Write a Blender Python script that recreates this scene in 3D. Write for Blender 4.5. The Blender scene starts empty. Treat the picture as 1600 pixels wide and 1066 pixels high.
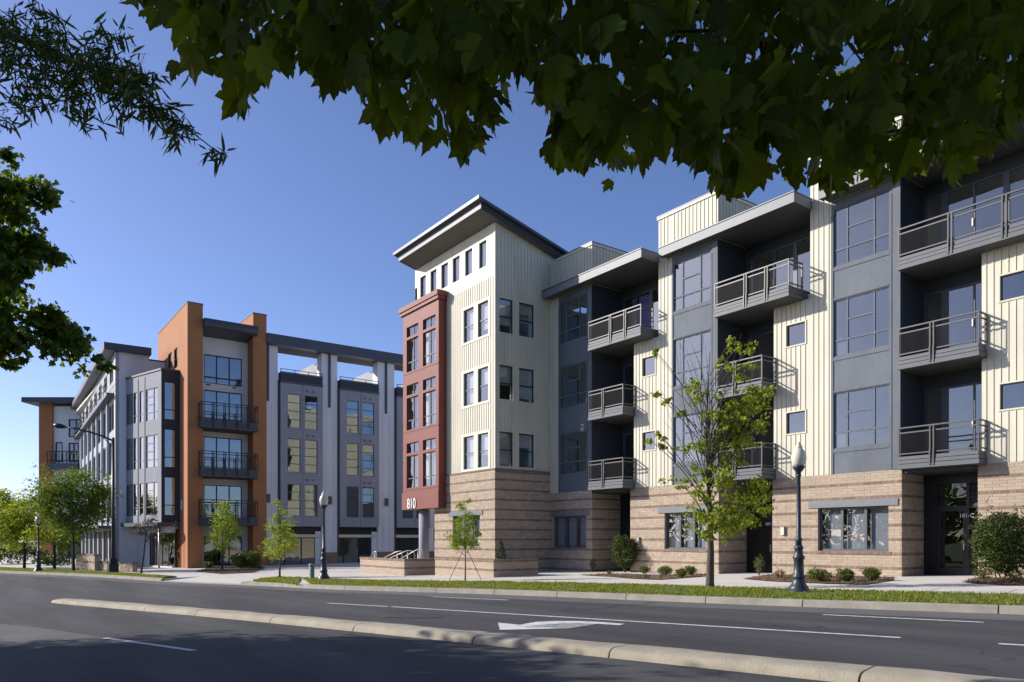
import bpy, bmesh, math, random
from mathutils import Vector, Matrix
random.seed(7)
R = math.radians
scene = bpy.context.scene
COL = scene.collection

# ---------------------------------------------------------------- camera
EYE = 1.25
YAW = math.atan(845 / 1166.4)                 # street runs 36 degrees left of the view axis
VX, VY = -math.cos(YAW), math.sin(YAW)        # view direction on the ground
RX, RY = math.sin(YAW), math.cos(YAW)         # to the right of the view
cam_d = bpy.data.cameras.new('camera')
cam_d.sensor_width = 36
cam_d.lens = 1166.4 / 1600 * 36
cam_d.shift_y = (843 - 533) / 1600
cam_d.clip_start = 0.05
cam_d.clip_end = 4000
cam = bpy.data.objects.new('camera', cam_d)
COL.objects.link(cam)
cam.location = (0, 0, EYE)
cam.rotation_euler = Vector((VX, VY, 0)).to_track_quat('-Z', 'Y').to_euler()
scene.camera = cam

# ---------------------------------------------------------------- light
SUN_EL = R(25)
TO_SUN = Vector((-0.72 * math.cos(SUN_EL), -0.694 * math.cos(SUN_EL), math.sin(SUN_EL)))
world = bpy.data.worlds.new('World')
scene.world = world
world.use_nodes = True
wn = world.node_tree
bg = wn.nodes['Background']
sky = wn.nodes.new('ShaderNodeTexSky')
sky.sky_type = 'NISHITA'
sky.sun_disc = False
sky.sun_elevation = SUN_EL
sky.sun_rotation = math.atan2(TO_SUN.x, TO_SUN.y)
sky.altitude = 200
sky.air_density = 0.8
sky.dust_density = 0.9
sky.ozone_density = 5.0
tint = wn.nodes.new('ShaderNodeVectorMath'); tint.operation = 'MULTIPLY'; tint.inputs[1].default_value = (1.09, .955, 1.02)
wn.links.new(sky.outputs[0], tint.inputs[0]); wn.links.new(tint.outputs[0], bg.inputs[0])
bg.inputs[1].default_value = 0.125
sun_d = bpy.data.lights.new('sun', 'SUN')
sun_d.energy = 4.3
sun_d.angle = R(0.53)
sun_d.color = (1.0, 0.945, 0.86)
sun = bpy.data.objects.new('sun', sun_d)
COL.objects.link(sun)
sun.location = TO_SUN * 60
sun.rotation_euler = TO_SUN.to_track_quat('Z', 'Y').to_euler()
vs = scene.view_settings
vs.view_transform = 'Standard'
vs.look = 'None'
vs.exposure = 0.55
vs.gamma = 1.0
vs.use_curve_mapping = False
scene.cycles.max_bounces = 8
scene.cycles.transparent_max_bounces = 24

# ---------------------------------------------------------------- surveying: a sight line met with a wall plane or the ground
F, HY, CX = 1166.4, 843.0, 800.0

def G(X, Y):                                   # the site falls gently to the west
    gx = .021 * (max(X, -33) + 12) + .0055 * (max(min(X, -33), -60) + 33) + .001 * (min(X, -60) + 60)
    return gx + .012 * (max(min(Y, 60), -30) - 25) + .03

def ray(x, y):
    o = (x - CX) / F
    return Vector((VX + RX * o, VY + RY * o, -(y - HY) / F))

def P(x, y, dz=0.0):                           # ground point
    k = ray(x, y)
    s = 5.0
    for _ in range(150):
        e = EYE + s * k.z - (G(s * k.x, s * k.y) + dz)
        s -= e / (k.z - .014) * .7
    return Vector((s * k.x, s * k.y, EYE + s * k.z))

def XA(x, Y):                                  # X where the sight line of column x meets the plane Y
    k = ray(x, HY)
    return k.x / k.y * Y

def YA_(x, X):
    k = ray(x, HY)
    return k.y / k.x * X

def at_depth(x, y, d):
    k = ray(x, y)
    return Vector((k.x * d, k.y * d, EYE + k.z * d))

def to_px(p):
    d = p[0] * VX + p[1] * VY
    if d < .05:
        return None
    return (CX + F * (p[0] * RX + p[1] * RY) / d, HY - F * (p[2] - EYE) / d, d)

# ---------------------------------------------------------------- object helpers
OFF = {}

def tag(o, label=None, cat=None, group=None, kind=None):
    if label: o['label'] = label
    if cat: o['category'] = cat
    if group: o['group'] = group
    if kind: o['kind'] = kind
    return o

def thing(name, label, cat, loc, group=None):
    o = bpy.data.objects.new(name, None)
    o.empty_display_size = .3
    COL.objects.link(o)
    o.location = loc
    OFF[o] = Vector(loc)
    return tag(o, label, cat, group)

class Frame:
    """A wall: s runs along it, o comes out of it, z is up."""
    def __init__(self, ox, oy, ux, uy, z=0.0):
        l = math.hypot(ux, uy)
        self.o = Vector((ox, oy, z)); self.u = Vector((ux / l, uy / l, 0)); self.n = Vector((uy / l, -ux / l, 0))
    def p(self, s, o, z):
        return self.o + self.u * s + self.n * o + Vector((0, 0, z))

WORLD = None

class MB:
    def __init__(self, frame=None):
        self.v = []; self.f = []; self.m = []; self.fr = frame; self.smooth = False; self.sm = []
    def pt(self, s, o, z):
        return self.fr.p(s, o, z) if self.fr else Vector((s, o, z))
    def face(self, pts, mi=0, smooth=False):
        b = len(self.v)
        self.v.extend(pts)
        self.f.append(tuple(range(b, b + len(pts)))); self.m.append(mi); self.sm.append(smooth)
    def faces(self, vs_, fs, mi=0, smooth=False):
        b = len(self.v)
        self.v.extend(vs_)
        for f in fs:
            self.f.append(tuple(b + i for i in f)); self.m.append(mi); self.sm.append(smooth)
    def box(self, s0, s1, o0, o1, z0, z1, mi=0, skip=''):
        if s0 > s1: s0, s1 = s1, s0
        if o0 > o1: o0, o1 = o1, o0
        c = [self.pt(s, o, z) for z in (z0, z1) for o in (o0, o1) for s in (s0, s1)]
        # 0 s0o0z0 1 s1o0z0 2 s0o1z0 3 s1o1z0 4.. top
        fs = {'b': (0, 2, 3, 1), 't': (4, 5, 7, 6), 'i': (0, 1, 5, 4), 'o': (2, 6, 7, 3), 'l': (0, 4, 6, 2), 'r': (1, 3, 7, 5)}
        fl = [f for k, f in fs.items() if k not in skip]
        if self.fr is not None:                # wall frames are left-handed
            fl = [f[::-1] for f in fl]
        self.faces(c, fl, mi)
    def prism(self, poly, o0, o1, mi=0):       # polygon in (s, z), thickness along o
        a = [self.pt(s, o0, z) for s, z in poly]; b = [self.pt(s, o1, z) for s, z in poly]
        n = len(poly)
        self.faces(a + b, [tuple(range(n)), tuple(range(2 * n - 1, n - 1, -1))] + [(i, (i + 1) % n, n + (i + 1) % n, n + i)[::-1] for i in range(n)], mi)
    def slab(self, poly, z0, z1, mi=0):        # polygon in (s, o) or world xy
        a = [self.pt(s, o, z0) for s, o in poly]; b = [self.pt(s, o, z1) for s, o in poly]
        n = len(poly)
        self.faces(a + b, [tuple(range(n))[::-1], tuple(range(n, 2 * n))] + [(i, (i + 1) % n, n + (i + 1) % n, n + i) for i in range(n)], mi)
    def wall(self, s0, s1, z0, z1, holes=(), o0=0.0, o1=-.25, mi=0):
        zs = sorted({z0, z1} | {min(max(z, z0), z1) for h in holes for z in h[2:4]})
        for za, zb in zip(zs, zs[1:]):
            if zb - za < 1e-5: continue
            zc = (za + zb) / 2
            cut = sorted((max(h[0], s0), min(h[1], s1)) for h in holes if h[2] < zc < h[3] and h[1] > s0 and h[0] < s1)
            a = s0
            for c0, c1 in cut:
                if c0 - a > 1e-4: self.box(a, c0, o0, o1, za, zb, mi)
                a = max(a, c1)
            if s1 - a > 1e-4: self.box(a, s1, o0, o1, za, zb, mi)
    def tube(self, pts, rad, n=6, mi=0, cap=True, smooth=True):
        pts = [Vector(p) for p in pts]
        if not hasattr(rad, '__len__'): rad = [rad] * len(pts)
        rings = []; up = Vector((0.31, 0.17, 0.93))
        for i, p in enumerate(pts):
            t = (pts[min(i + 1, len(pts) - 1)] - pts[max(i - 1, 0)]).normalized()
            a = t.cross(up)
            if a.length < .1: a = t.cross(Vector((1, 0, 0)))
            a.normalize(); b = t.cross(a)
            rings.append([p + (a * math.cos(2 * math.pi * j / n) + b * math.sin(2 * math.pi * j / n)) * rad[i] for j in range(n)])
        vs_ = [q for r_ in rings for q in r_]
        fs = [(i * n + j, i * n + (j + 1) % n, (i + 1) * n + (j + 1) % n, (i + 1) * n + j) for i in range(len(pts) - 1) for j in range(n)]
        if cap: fs += [tuple(range(n))[::-1], tuple(range((len(pts) - 1) * n, len(pts) * n))]
        self.faces(vs_, fs, mi, smooth)
    def lathe(self, c, prof, n=16, mi=0, smooth=True):   # prof: (r, z)
        c = Vector(c)
        vs_ = [c + Vector((r_ * math.cos(2 * math.pi * j / n), r_ * math.sin(2 * math.pi * j / n), z)) for r_, z in prof for j in range(n)]
        fs = [(i * n + j, i * n + (j + 1) % n, (i + 1) * n + (j + 1) % n, (i + 1) * n + j) for i in range(len(prof) - 1) for j in range(n)]
        fs += [tuple(range(n))[::-1], tuple(range((len(prof) - 1) * n, len(prof) * n))]
        self.faces(vs_, fs, mi, smooth)
    def build(self, name, mats, parent=None, kind=None, bevel=0):
        if not isinstance(mats, (list, tuple)): mats = [mats]
        off = OFF[parent] if parent is not None else Vector((0, 0, 0))
        me = bpy.data.meshes.new(name)
        me.from_pydata([tuple(p - off) for p in self.v], [], self.f)
        for m in mats: me.materials.append(m)
        me.polygons.foreach_set('material_index', self.m)
        me.polygons.foreach_set('use_smooth', self.sm)
        me.update()
        o = bpy.data.objects.new(name, me)
        COL.objects.link(o)
        if parent is not None: o.parent = parent
        OFF[o] = off
        if kind: o['kind'] = kind
        if bevel:
            md = o.modifiers.new('bevel', 'BEVEL'); md.width = bevel; md.segments = 2; md.limit_method = 'ANGLE'
        return o

def copy_tree(o, parent=None):
    c = o.copy(); COL.objects.link(c)
    if parent is not None: c.parent = parent
    for ch in list(o.children): copy_tree(ch, c)
    return c

# ---------------------------------------------------------------- materials
MATS = {}

def mat(name, col, rough=.7, var=.12, scale=3.0, bump=0.0, bscale=40.0, metal=0.0, island=0.0, stretch=(1, 1, 1), spec=.4, fine=0.0):
    m = bpy.data.materials.new(name); m.use_nodes = True
    nt = m.node_tree; N = nt.nodes; L = nt.links
    b = N['Principled BSDF']
    b.inputs['Roughness'].default_value = rough; b.inputs['Metallic'].default_value = metal
    b.inputs['Specular IOR Level'].default_value = spec
    tc = N.new('ShaderNodeTexCoord'); mp = N.new('ShaderNodeMapping'); mp.inputs['Scale'].default_value = stretch
    L.new(tc.outputs['Object'], mp.inputs[0])
    nz = N.new('ShaderNodeTexNoise'); nz.inputs['Scale'].default_value = scale; nz.inputs['Detail'].default_value = 6
    nz.inputs['Roughness'].default_value = .65
    L.new(mp.outputs[0], nz.inputs[0])
    rg = N.new('ShaderNodeMapRange'); rg.inputs[1].default_value = .3; rg.inputs[2].default_value = .7
    rg.inputs[3].default_value = 1 - var; rg.inputs[4].default_value = 1 + var
    L.new(nz.outputs[0], rg.inputs[0])
    val = rg.outputs[0]
    if fine:
        n2 = N.new('ShaderNodeTexNoise'); n2.inputs['Scale'].default_value = 90; n2.inputs['Detail'].default_value = 3
        L.new(tc.outputs['Object'], n2.inputs[0])
        r2 = N.new('ShaderNodeMapRange'); r2.inputs[1].default_value = .3; r2.inputs[2].default_value = .7
        r2.inputs[3].default_value = 1 - fine; r2.inputs[4].default_value = 1 + fine
        L.new(n2.outputs[0], r2.inputs[0])
        mm = N.new('ShaderNodeMath'); mm.operation = 'MULTIPLY'; L.new(val, mm.inputs[0]); L.new(r2.outputs[0], mm.inputs[1]); val = mm.outputs[0]
    if island:
        ge = N.new('ShaderNodeNewGeometry'); oi = N.new('ShaderNodeObjectInfo')
        ad = N.new('ShaderNodeMath'); ad.operation = 'ADD'; L.new(ge.outputs['Random Per Island'], ad.inputs[0]); L.new(oi.outputs['Random'], ad.inputs[1])
        fr = N.new('ShaderNodeMath'); fr.operation = 'FRACT'; L.new(ad.outputs[0], fr.inputs[0])
        r3 = N.new('ShaderNodeMapRange'); r3.inputs[3].default_value = 1 - island; r3.inputs[4].default_value = 1 + island
        L.new(fr.outputs[0], r3.inputs[0])
        mm = N.new('ShaderNodeMath'); mm.operation = 'MULTIPLY'; L.new(val, mm.inputs[0]); L.new(r3.outputs[0], mm.inputs[1]); val = mm.outputs[0]
    vm = N.new('ShaderNodeVectorMath'); vm.operation = 'SCALE'; vm.inputs[0].default_value = col
    L.new(val, vm.inputs['Scale'])
    L.new(vm.outputs[0], b.inputs['Base Color'])
    if bump:
        bn = N.new('ShaderNodeTexNoise'); bn.inputs['Scale'].default_value = bscale; bn.inputs['Detail'].default_value = 4
        L.new(tc.outputs['Object'], bn.inputs[0])
        bp = N.new('ShaderNodeBump'); bp.inputs['Strength'].default_value = bump; bp.inputs['Distance'].default_value = .02
        L.new(bn.outputs[0], bp.inputs['Height']); L.new(bp.outputs[0], b.inputs['Normal'])
    MATS[name] = m
    return m

def leaf_mat(name, col, trans=.35, var=.45, hue=(1.25, 1.05, .6), gloss=.35):
    m = bpy.data.materials.new(name); m.use_nodes = True
    nt = m.node_tree; N = nt.nodes; L = nt.links
    b = N['Principled BSDF']; out = N['Material Output']
    b.inputs['Roughness'].default_value = .5; b.inputs['Specular IOR Level'].default_value = gloss
    ge = N.new('ShaderNodeNewGeometry'); oi = N.new('ShaderNodeObjectInfo')
    ad = N.new('ShaderNodeMath'); ad.operation = 'ADD'; L.new(ge.outputs['Random Per Island'], ad.inputs[0]); L.new(oi.outputs['Random'], ad.inputs[1])
    fr = N.new('ShaderNodeMath'); fr.operation = 'FRACT'; L.new(ad.outputs[0], fr.inputs[0])
    cr = N.new('ShaderNodeValToRGB')
    e = cr.color_ramp.elements
    e[0].position = 0; e[0].color = tuple(c * (1 - var) for c in col) + (1,)
    e[1].position = 1; e[1].color = tuple(c * (1 + var) * h for c, h in zip(col, hue)) + (1,)
    L.new(fr.outputs[0], cr.inputs[0])
    L.new(cr.outputs[0], b.inputs['Base Color'])
    if trans:
        t = N.new('ShaderNodeBsdfTranslucent'); mx = N.new('ShaderNodeMixShader'); mx.inputs[0].default_value = trans
        sc = N.new('ShaderNodeVectorMath'); sc.operation = 'MULTIPLY'; sc.inputs[1].default_value = (1.5, 1.5, .7)
        L.new(cr.outputs[0], sc.inputs[0]); L.new(sc.outputs[0], t.inputs[0])
        L.new(b.outputs[0], mx.inputs[1]); L.new(t.outputs[0], mx.inputs[2]); L.new(mx.outputs[0], out.inputs[0])
    MATS[name] = m
    return m

def glass_mat(name, tint, ior=2.0, wav=.005):
    m = bpy.data.materials.new(name); m.use_nodes = True
    nt = m.node_tree; N = nt.nodes; L = nt.links
    N.remove(N['Principled BSDF']); out = N['Material Output']
    g = N.new('ShaderNodeBsdfGlossy'); g.inputs['Roughness'].default_value = 0.0; g.inputs['Color'].default_value = (.86, .95, .98, 1)
    t = N.new('ShaderNodeBsdfTransparent'); t.inputs[0].default_value = tuple(tint) + (1,)
    fz = N.new('ShaderNodeFresnel'); gm = N.new('ShaderNodeNewGeometry')   # the same reflectance from both sides of a thin pane
    im = N.new('ShaderNodeMapRange'); im.inputs[3].default_value = ior; im.inputs[4].default_value = 1 / ior
    L.new(gm.outputs['Backfacing'], im.inputs[0]); L.new(im.outputs[0], fz.inputs[0])
    mx = N.new('ShaderNodeMixShader'); L.new(fz.outputs[0], mx.inputs[0]); L.new(t.outputs[0], mx.inputs[1]); L.new(g.outputs[0], mx.inputs[2])
    tc = N.new('ShaderNodeTexCoord'); oi = N.new('ShaderNodeObjectInfo')
    va = N.new('ShaderNodeVectorMath'); va.operation = 'ADD'; L.new(tc.outputs['Object'], va.inputs[0]); L.new(oi.outputs['Random'], va.inputs[1])
    nz = N.new('ShaderNodeTexNoise'); nz.inputs['Scale'].default_value = 1.1; nz.inputs['Detail'].default_value = 1
    L.new(va.outputs[0], nz.inputs[0])
    bp = N.new('ShaderNodeBump'); bp.inputs['Strength'].default_value = 1.0; bp.inputs['Distance'].default_value = wav
    L.new(nz.outputs[0], bp.inputs['Height']); L.new(bp.outputs[0], g.inputs['Normal'])
    L.new(mx.outputs[0], out.inputs[0])
    MATS[name] = m
    return m

M = {}
M['cream'] = mat('cream_board', (.56, .525, .415), .6, .10, 1.5, stretch=(1, 1, .25), fine=.03)
M['cream_trim'] = mat('cream_trim', (.60, .565, .455), .55, .05, 2)
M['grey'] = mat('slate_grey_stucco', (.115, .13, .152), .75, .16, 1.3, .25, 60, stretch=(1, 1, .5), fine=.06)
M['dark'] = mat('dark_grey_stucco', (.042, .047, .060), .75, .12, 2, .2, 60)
M['fascia'] = mat('grey_metal_fascia', (.155, .168, .185), .5, .10, 2, stretch=(1, 1, 3))
M['soffit'] = mat('soffit_board', (.085, .085, .085), .7, .08, 2)
M['tan_soffit'] = mat('taupe_soffit', (.14, .13, .115), .7, .08, 2)
M['roofmetal'] = mat('dark_roof_metal', (.052, .060, .078), .45, .1, 3, spec=.5)
M['balcony'] = mat('balcony_grey_metal', (.098, .106, .12), .55, .10, 2, stretch=(1, 1, 3))
M['rail'] = mat('bronze_metal', (.06, .056, .055), .45, .08, 4, spec=.5)
M['black'] = mat('black_metal', (.016, .017, .02), .4, .1, 5)
M['frame'] = mat('window_frame_grey', (.085, .092, .108), .45, .06, 4)
M['brick'] = mat('tan_brick', (.395, .315, .235), .85, .16, 5, .3, 70, island=.085, fine=.06)
M['brick_dark'] = mat('brown_brick', (.225, .155, .115), .85, .14, 5, .3, 70, island=.2, fine=.08)
M['mortar'] = mat('mortar', (.35, .285, .215), .9, .12, 6, .2, 80)
M['red'] = mat('red_siding', (.185, .048, .036), .6, .07, 2, fine=.03)
M['red_dark'] = mat('brick_red_siding', (.16, .047, .036), .6, .07, 2)
M['white'] = mat('white_stucco', (.62, .61, .60), .8, .06, 1, .15, 70, fine=.03)
M['pale'] = mat('pale_grey_stucco', (.70, .70, .74), .8, .07, .8, .15, 70, stretch=(1, 1, .4), fine=.03)
M['mid'] = mat('mid_grey_stucco', (.29, .295, .33), .8, .1, 1, .2, 60, stretch=(1, 1, .5), fine=.04)
M['party'] = mat('weathered_party_wall', (.36, .365, .39), .85, .1, 1)
M['orange'] = mat('orange_stucco', (.38, .16, .066), .85, .10, 1.2, .25, 60, stretch=(1, 1, .5), fine=.05)
M['interior'] = mat('white_drywall', (.62, .60, .56), .85, .04, 2)
M['int_floor'] = mat('interior_floor', (.30, .25, .2), .6, .08, 2)
M['pane_backing'] = mat('pale_pane_backing', (.50, .47, .42), .8, .05, 2)
M['glass'] = glass_mat('window_glass', (.80, .84, .86), 2.35)
M['glass_l'] = glass_mat('coated_glass', (.30, .33, .35), 2.9, .007)
M['glass_d'] = glass_mat('door_glass', (.30, .32, .33), 1.7)
M['lampglass'] = mat('frosted_globe', (.64, .61, .49), .25, .05, 6, spec=.5)
M['lampmetal'] = mat('blue_black_lamp_paint', (.030, .036, .052), .42, .15, 9, .1, 50, spec=.5)
M['greenpaint'] = mat('sage_green_paint', (.17, .25, .20), .5, .1, 4)
M['steel'] = mat('galvanised_rail', (.48, .47, .43), .4, .08, 6, metal=.6)
M['sign'] = mat('white_lettering', (.82, .82, .80), .5, .02, 4)
M['purple'] = mat('lilac_wall', (.32, .22, .55), .8, .03, 2)
M['concrete'] = mat('sidewalk_concrete', (.60, .565, .505), .85, .08, .8, .25, 60, fine=.06)
M['kerb'] = mat('kerb_concrete', (.30, .275, .23), .9, .2, 2.2, .35, 50, fine=.1)
M['median'] = mat('median_concrete', (.355, .312, .238), .9, .2, 1.9, .4, 45, fine=.12)
M['paint'] = mat('road_paint', (.60, .60, .58), .75, .34, 9, .2, 80, fine=.3)
M['mulch'] = mat('bark_mulch', (.17, .105, .06), .95, .3, 7, .8, 30, island=.4)
M['soil'] = mat('soil', (.10, .075, .05), .95, .3, 3, .5, 20)
M['bark'] = mat('tree_bark', (.095, .08, .066), .9, .25, 8, .7, 35, stretch=(1, 1, .25))
M['bark_dark'] = mat('dark_bark', (.045, .036, .03), .9, .25, 8, .7, 35)
M['turf'] = mat('turf', (.085, .12, .022), .95, .3, 2, .5, 40)
M['blade'] = leaf_mat('grass_blade', (.17, .215, .035), .4, .5, (1.2, 1.0, .8), .2)
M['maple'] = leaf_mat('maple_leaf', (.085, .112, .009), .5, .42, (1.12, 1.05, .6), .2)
M['maple_far'] = leaf_mat('maple_foliage', (.095, .155, .026), .45, .45)
M['lime'] = leaf_mat('lime_foliage', (.19, .27, .035), .5, .4)
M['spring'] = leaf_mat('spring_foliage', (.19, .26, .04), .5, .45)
M['oak'] = leaf_mat('willow_oak_leaf', (.068, .105, .028), .4, .4)
M['shrub'] = leaf_mat('shrub_leaf', (.05, .085, .022), .15, .45, (1.3, 1.05, .7), .3)
M['shrub_lt'] = leaf_mat('light_shrub_leaf', (.11, .15, .035), .2, .4, (1.2, 1.05, .8), .3)
M['conifer'] = leaf_mat('conifer_needle', (.03, .065, .03), .1, .4)
M['purple_leaf'] = leaf_mat('plum_leaf', (.05, .022, .02), .25, .4, (1.2, 1.0, .9))
M['dry'] = leaf_mat('dry_stem_leaf', (.14, .10, .055), .2, .4)

def asphalt(name, a, b):
    m = mat(name, a, .88, .17, .5, .5, 160, fine=.25)
    nt = m.node_tree; N = nt.nodes; L = nt.links
    bs = N['Principled BSDF']; src = bs.inputs['Base Color'].links[0].from_socket
    tc = N.new('ShaderNodeTexCoord'); mp = N.new('ShaderNodeMapping'); mp.inputs['Rotation'].default_value = (0, 0, R(-17)); mp.inputs['Scale'].default_value = (.10, .9, 1)
    L.new(tc.outputs['Object'], mp.inputs[0])
    nz = N.new('ShaderNodeTexNoise'); nz.inputs['Scale'].default_value = 1.0; nz.inputs['Detail'].default_value = 5
    L.new(mp.outputs[0], nz.inputs[0])
    rg = N.new('ShaderNodeMapRange'); rg.inputs[1].default_value = .40; rg.inputs[2].default_value = .72; L.new(nz.outputs[0], rg.inputs[0])
    mx = N.new('ShaderNodeMix'); mx.data_type = 'RGBA'; L.new(rg.outputs[0], mx.inputs[0]); L.new(src, mx.inputs[6]); mx.inputs[7].default_value = tuple(b) + (1,)
    # hairline cracks
    vo = N.new('ShaderNodeTexVoronoi'); vo.feature = 'DISTANCE_TO_EDGE'; vo.inputs['Scale'].default_value = .22
    nd = N.new('ShaderNodeTexNoise'); nd.inputs['Scale'].default_value = 1.3; nd.inputs['Detail'].default_value = 4
    L.new(tc.outputs['Object'], nd.inputs[0])
    vmx = N.new('ShaderNodeVectorMath'); vmx.operation = 'MULTIPLY_ADD'; vmx.inputs[1].default_value = (1.6, 1.6, 0); L.new(nd.outputs['Color'], vmx.inputs[0]); L.new(tc.outputs['Object'], vmx.inputs[2])
    L.new(vmx.outputs[0], vo.inputs[0])
    cr = N.new('ShaderNodeMapRange'); cr.inputs[1].default_value = .0; cr.inputs[2].default_value = .006; cr.inputs[3].default_value = .5; cr.inputs[4].default_value = 1
    L.new(vo.outputs[0], cr.inputs[0])
    sc = N.new('ShaderNodeVectorMath'); sc.operation = 'SCALE'; L.new(mx.outputs[2], sc.inputs[0]); L.new(cr.outputs[0], sc.inputs['Scale'])
    L.new(sc.outputs[0], bs.inputs['Base Color'])
    return m
M['asphalt'] = asphalt('asphalt', (.047, .047, .048), (.088, .088, .089))
M['old_asphalt'] = asphalt('worn_asphalt', (.112, .108, .102), (.142, .137, .13))
def mesh_alpha():
    m = bpy.data.materials.new('wire_mesh_infill'); m.use_nodes = True
    nt = m.node_tree; N = nt.nodes; L = nt.links
    b = N['Principled BSDF']; b.inputs['Base Color'].default_value = (.05, .045, .045, 1); b.inputs['Roughness'].default_value = .5
    t = N.new('ShaderNodeBsdfTransparent'); mx = N.new('ShaderNodeMixShader'); mx.inputs[0].default_value = .07
    L.new(t.outputs[0], mx.inputs[1]); L.new(b.outputs[0], mx.inputs[2]); L.new(mx.outputs[0], N['Material Output'].inputs[0])
    return m
M['mesh'] = mesh_alpha()
# ================================================================ GROUND
def seg_normals(pl):
    out = []
    for i in range(len(pl)):
        a = Vector(pl[max(i - 1, 0)]); b = Vector(pl[min(i + 1, len(pl) - 1)])
        d = (b - a).normalized(); out.append(Vector((-d.y, d.x)))
    return out

def resample(pl, step):
    pts = [Vector(p[:2]) for p in pl]; out = [pts[0]]
    for a, b in zip(pts, pts[1:]):
        n = max(1, int((b - a).length / step))
        out += [a.lerp(b, (i + 1) / n) for i in range(n)]
    return out

def smooth_line(pl, step=1.0, it=12):
    p = resample(pl, step)
    for _ in range(it):
        p = [p[0]] + [(p[i - 1] + p[i] * 2 + p[i + 1]) / 4 for i in range(1, len(p) - 1)] + [p[-1]]
    return p

def offset(pl, d):
    return [Vector(p) + n * d for p, n in zip(pl, seg_normals(pl))]

def sheet(name, poly, dz, m, kind='structure', grid=2.0):
    """A ground polygon draped over the slope."""
    bm = bmesh.new()
    f = bm.faces.new([bm.verts.new((p[0], p[1], 0)) for p in poly])
    bmesh.ops.triangulate(bm, faces=[f])
    for axis in range(2):
        lo = min(p[axis] for p in poly); hi = max(p[axis] for p in poly)
        cuts = [c for c in (-60, -33, 60, -30) if lo < c < hi]
        for c in cuts:
            no = (1, 0, 0) if axis == 0 else (0, 1, 0)
            co = (c, 0, 0) if axis == 0 else (0, c, 0)
            bmesh.ops.bisect_plane(bm, geom=bm.verts[:] + bm.edges[:] + bm.faces[:], plane_co=co, plane_no=no)
    for v in bm.verts: v.co.z = G(v.co.x, v.co.y) + dz
    bmesh.ops.recalc_face_normals(bm, faces=bm.faces)
    if sum(f.normal.z for f in bm.faces) < 0: bmesh.ops.reverse_faces(bm, faces=bm.faces)
    me = bpy.data.meshes.new(name); bm.to_mesh(me); bm.free(); me.materials.append(m)
    o = bpy.data.objects.new(name, me); COL.objects.link(o); OFF[o] = Vector((0, 0, 0))
    if kind: o['kind'] = kind
    return o

def ribbon(mb, L1, L2, dz1, dz2, mi=0):
    for i in range(len(L1) - 1):
        q = []
        for pt_, dz in ((L1[i], dz1), (L1[i + 1], dz1), (L2[i + 1], dz2), (L2[i], dz2)):
            q.append(Vector((pt_[0], pt_[1], G(pt_[0], pt_[1]) + dz)))
        mb.face(q, mi)

KP = [P(1600, 947), P(1420, 942.5), P(1250, 938), P(1100, 932.5), P(930, 926.5), P(780, 921), P(640, 917.5), P(560, 917), P(470, 913.5), P(395, 908), P(320, 908), P(250, 904), P(180, 899), P(100, 895.5), P(0, 892)]
d0 = (Vector(KP[0][:2]) - Vector(KP[4][:2])).normalized()
k0 = Vector(KP[0][:2])
d1 = (Vector(KP[-1][:2]) - Vector(KP[-4][:2])).normalized()
k1 = Vector(KP[-1][:2])
KERB = smooth_line([k0 + d0 * 45, k0 + d0 * 20, k0 + d0 * 8] + [p[:2] for p in KP] + [k1 + d1 * 15, k1 + d1 * 45 + Vector((0, -6)), k1 + d1 * 95 + Vector((0, -24))], 1.0, 10)
ROADW = 17.5
NEAR = offset(KERB, ROADW)                     # the near kerb, behind the camera

sheet('ground', [(-900, -900), (900, -900), (900, 900), (-900, 900)], -.34, M['turf'])
road = sheet('road', [tuple(p) for p in KERB] + [tuple(p) for p in reversed(NEAR)], -.15, M['asphalt'])
gut = MB(); ribbon(gut, KERB, offset(KERB, 1.25), -.146, -.146)
gut.build('road_edge_strip', M['old_asphalt'], kind='structure')
# worn patch on the near carriageway
wp = [P(x, y, -.15) for x, y in ((-60, 972), (0, 975), (60, 981), (165, 997), (215, 1006), (120, 1012), (0, 1010), (-60, 1010))]
sheet('worn_road_patch', [tuple(p[:2]) for p in wp], -.146, M['old_asphalt'])

# kerb: cast segments with open joints
kerb_root = thing('kerb', None, None, (0, 0, 0)); kerb_root['kind'] = 'structure'
def arc_len(pl):
    s = [0]
    for a, b in zip(pl, pl[1:]): s.append(s[-1] + (b - a).length)
    return s
def along(pl, s_, t):
    for i in range(len(s_) - 1):
        if s_[i + 1] >= t:
            f = (t - s_[i]) / max(1e-6, s_[i + 1] - s_[i]); return pl[i].lerp(pl[i + 1], f)
    return pl[-1]
KS = arc_len(KERB)
def nearest_s(pl, s_, q):
    q = Vector(q[:2]); i = min(range(len(pl)), key=lambda j: (pl[j] - q).length)
    return s_[i]
drive_a = nearest_s(KERB, KS, P(393, 909)); drive_b = nearest_s(KERB, KS, P(262, 904))
seg_marks = [nearest_s(KERB, KS, P(x, y)) for x, y in ((1552, 945), (1264, 938), (1100, 932), (963, 927), (888, 925), (777, 921), (677, 919))]
s_ = seg_marks[0]; mk = []
while s_ > 2: s_ -= 5.2; mk.append(s_)
cuts = sorted(mk + seg_marks); s_ = cuts[-1]
while s_ < KS[-1] - 8: s_ += 4.6; cuts.append(s_)
cuts = sorted([c for c in cuts if not (drive_a - 1 < c < drive_b + 1)] + [drive_a, drive_b])
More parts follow.
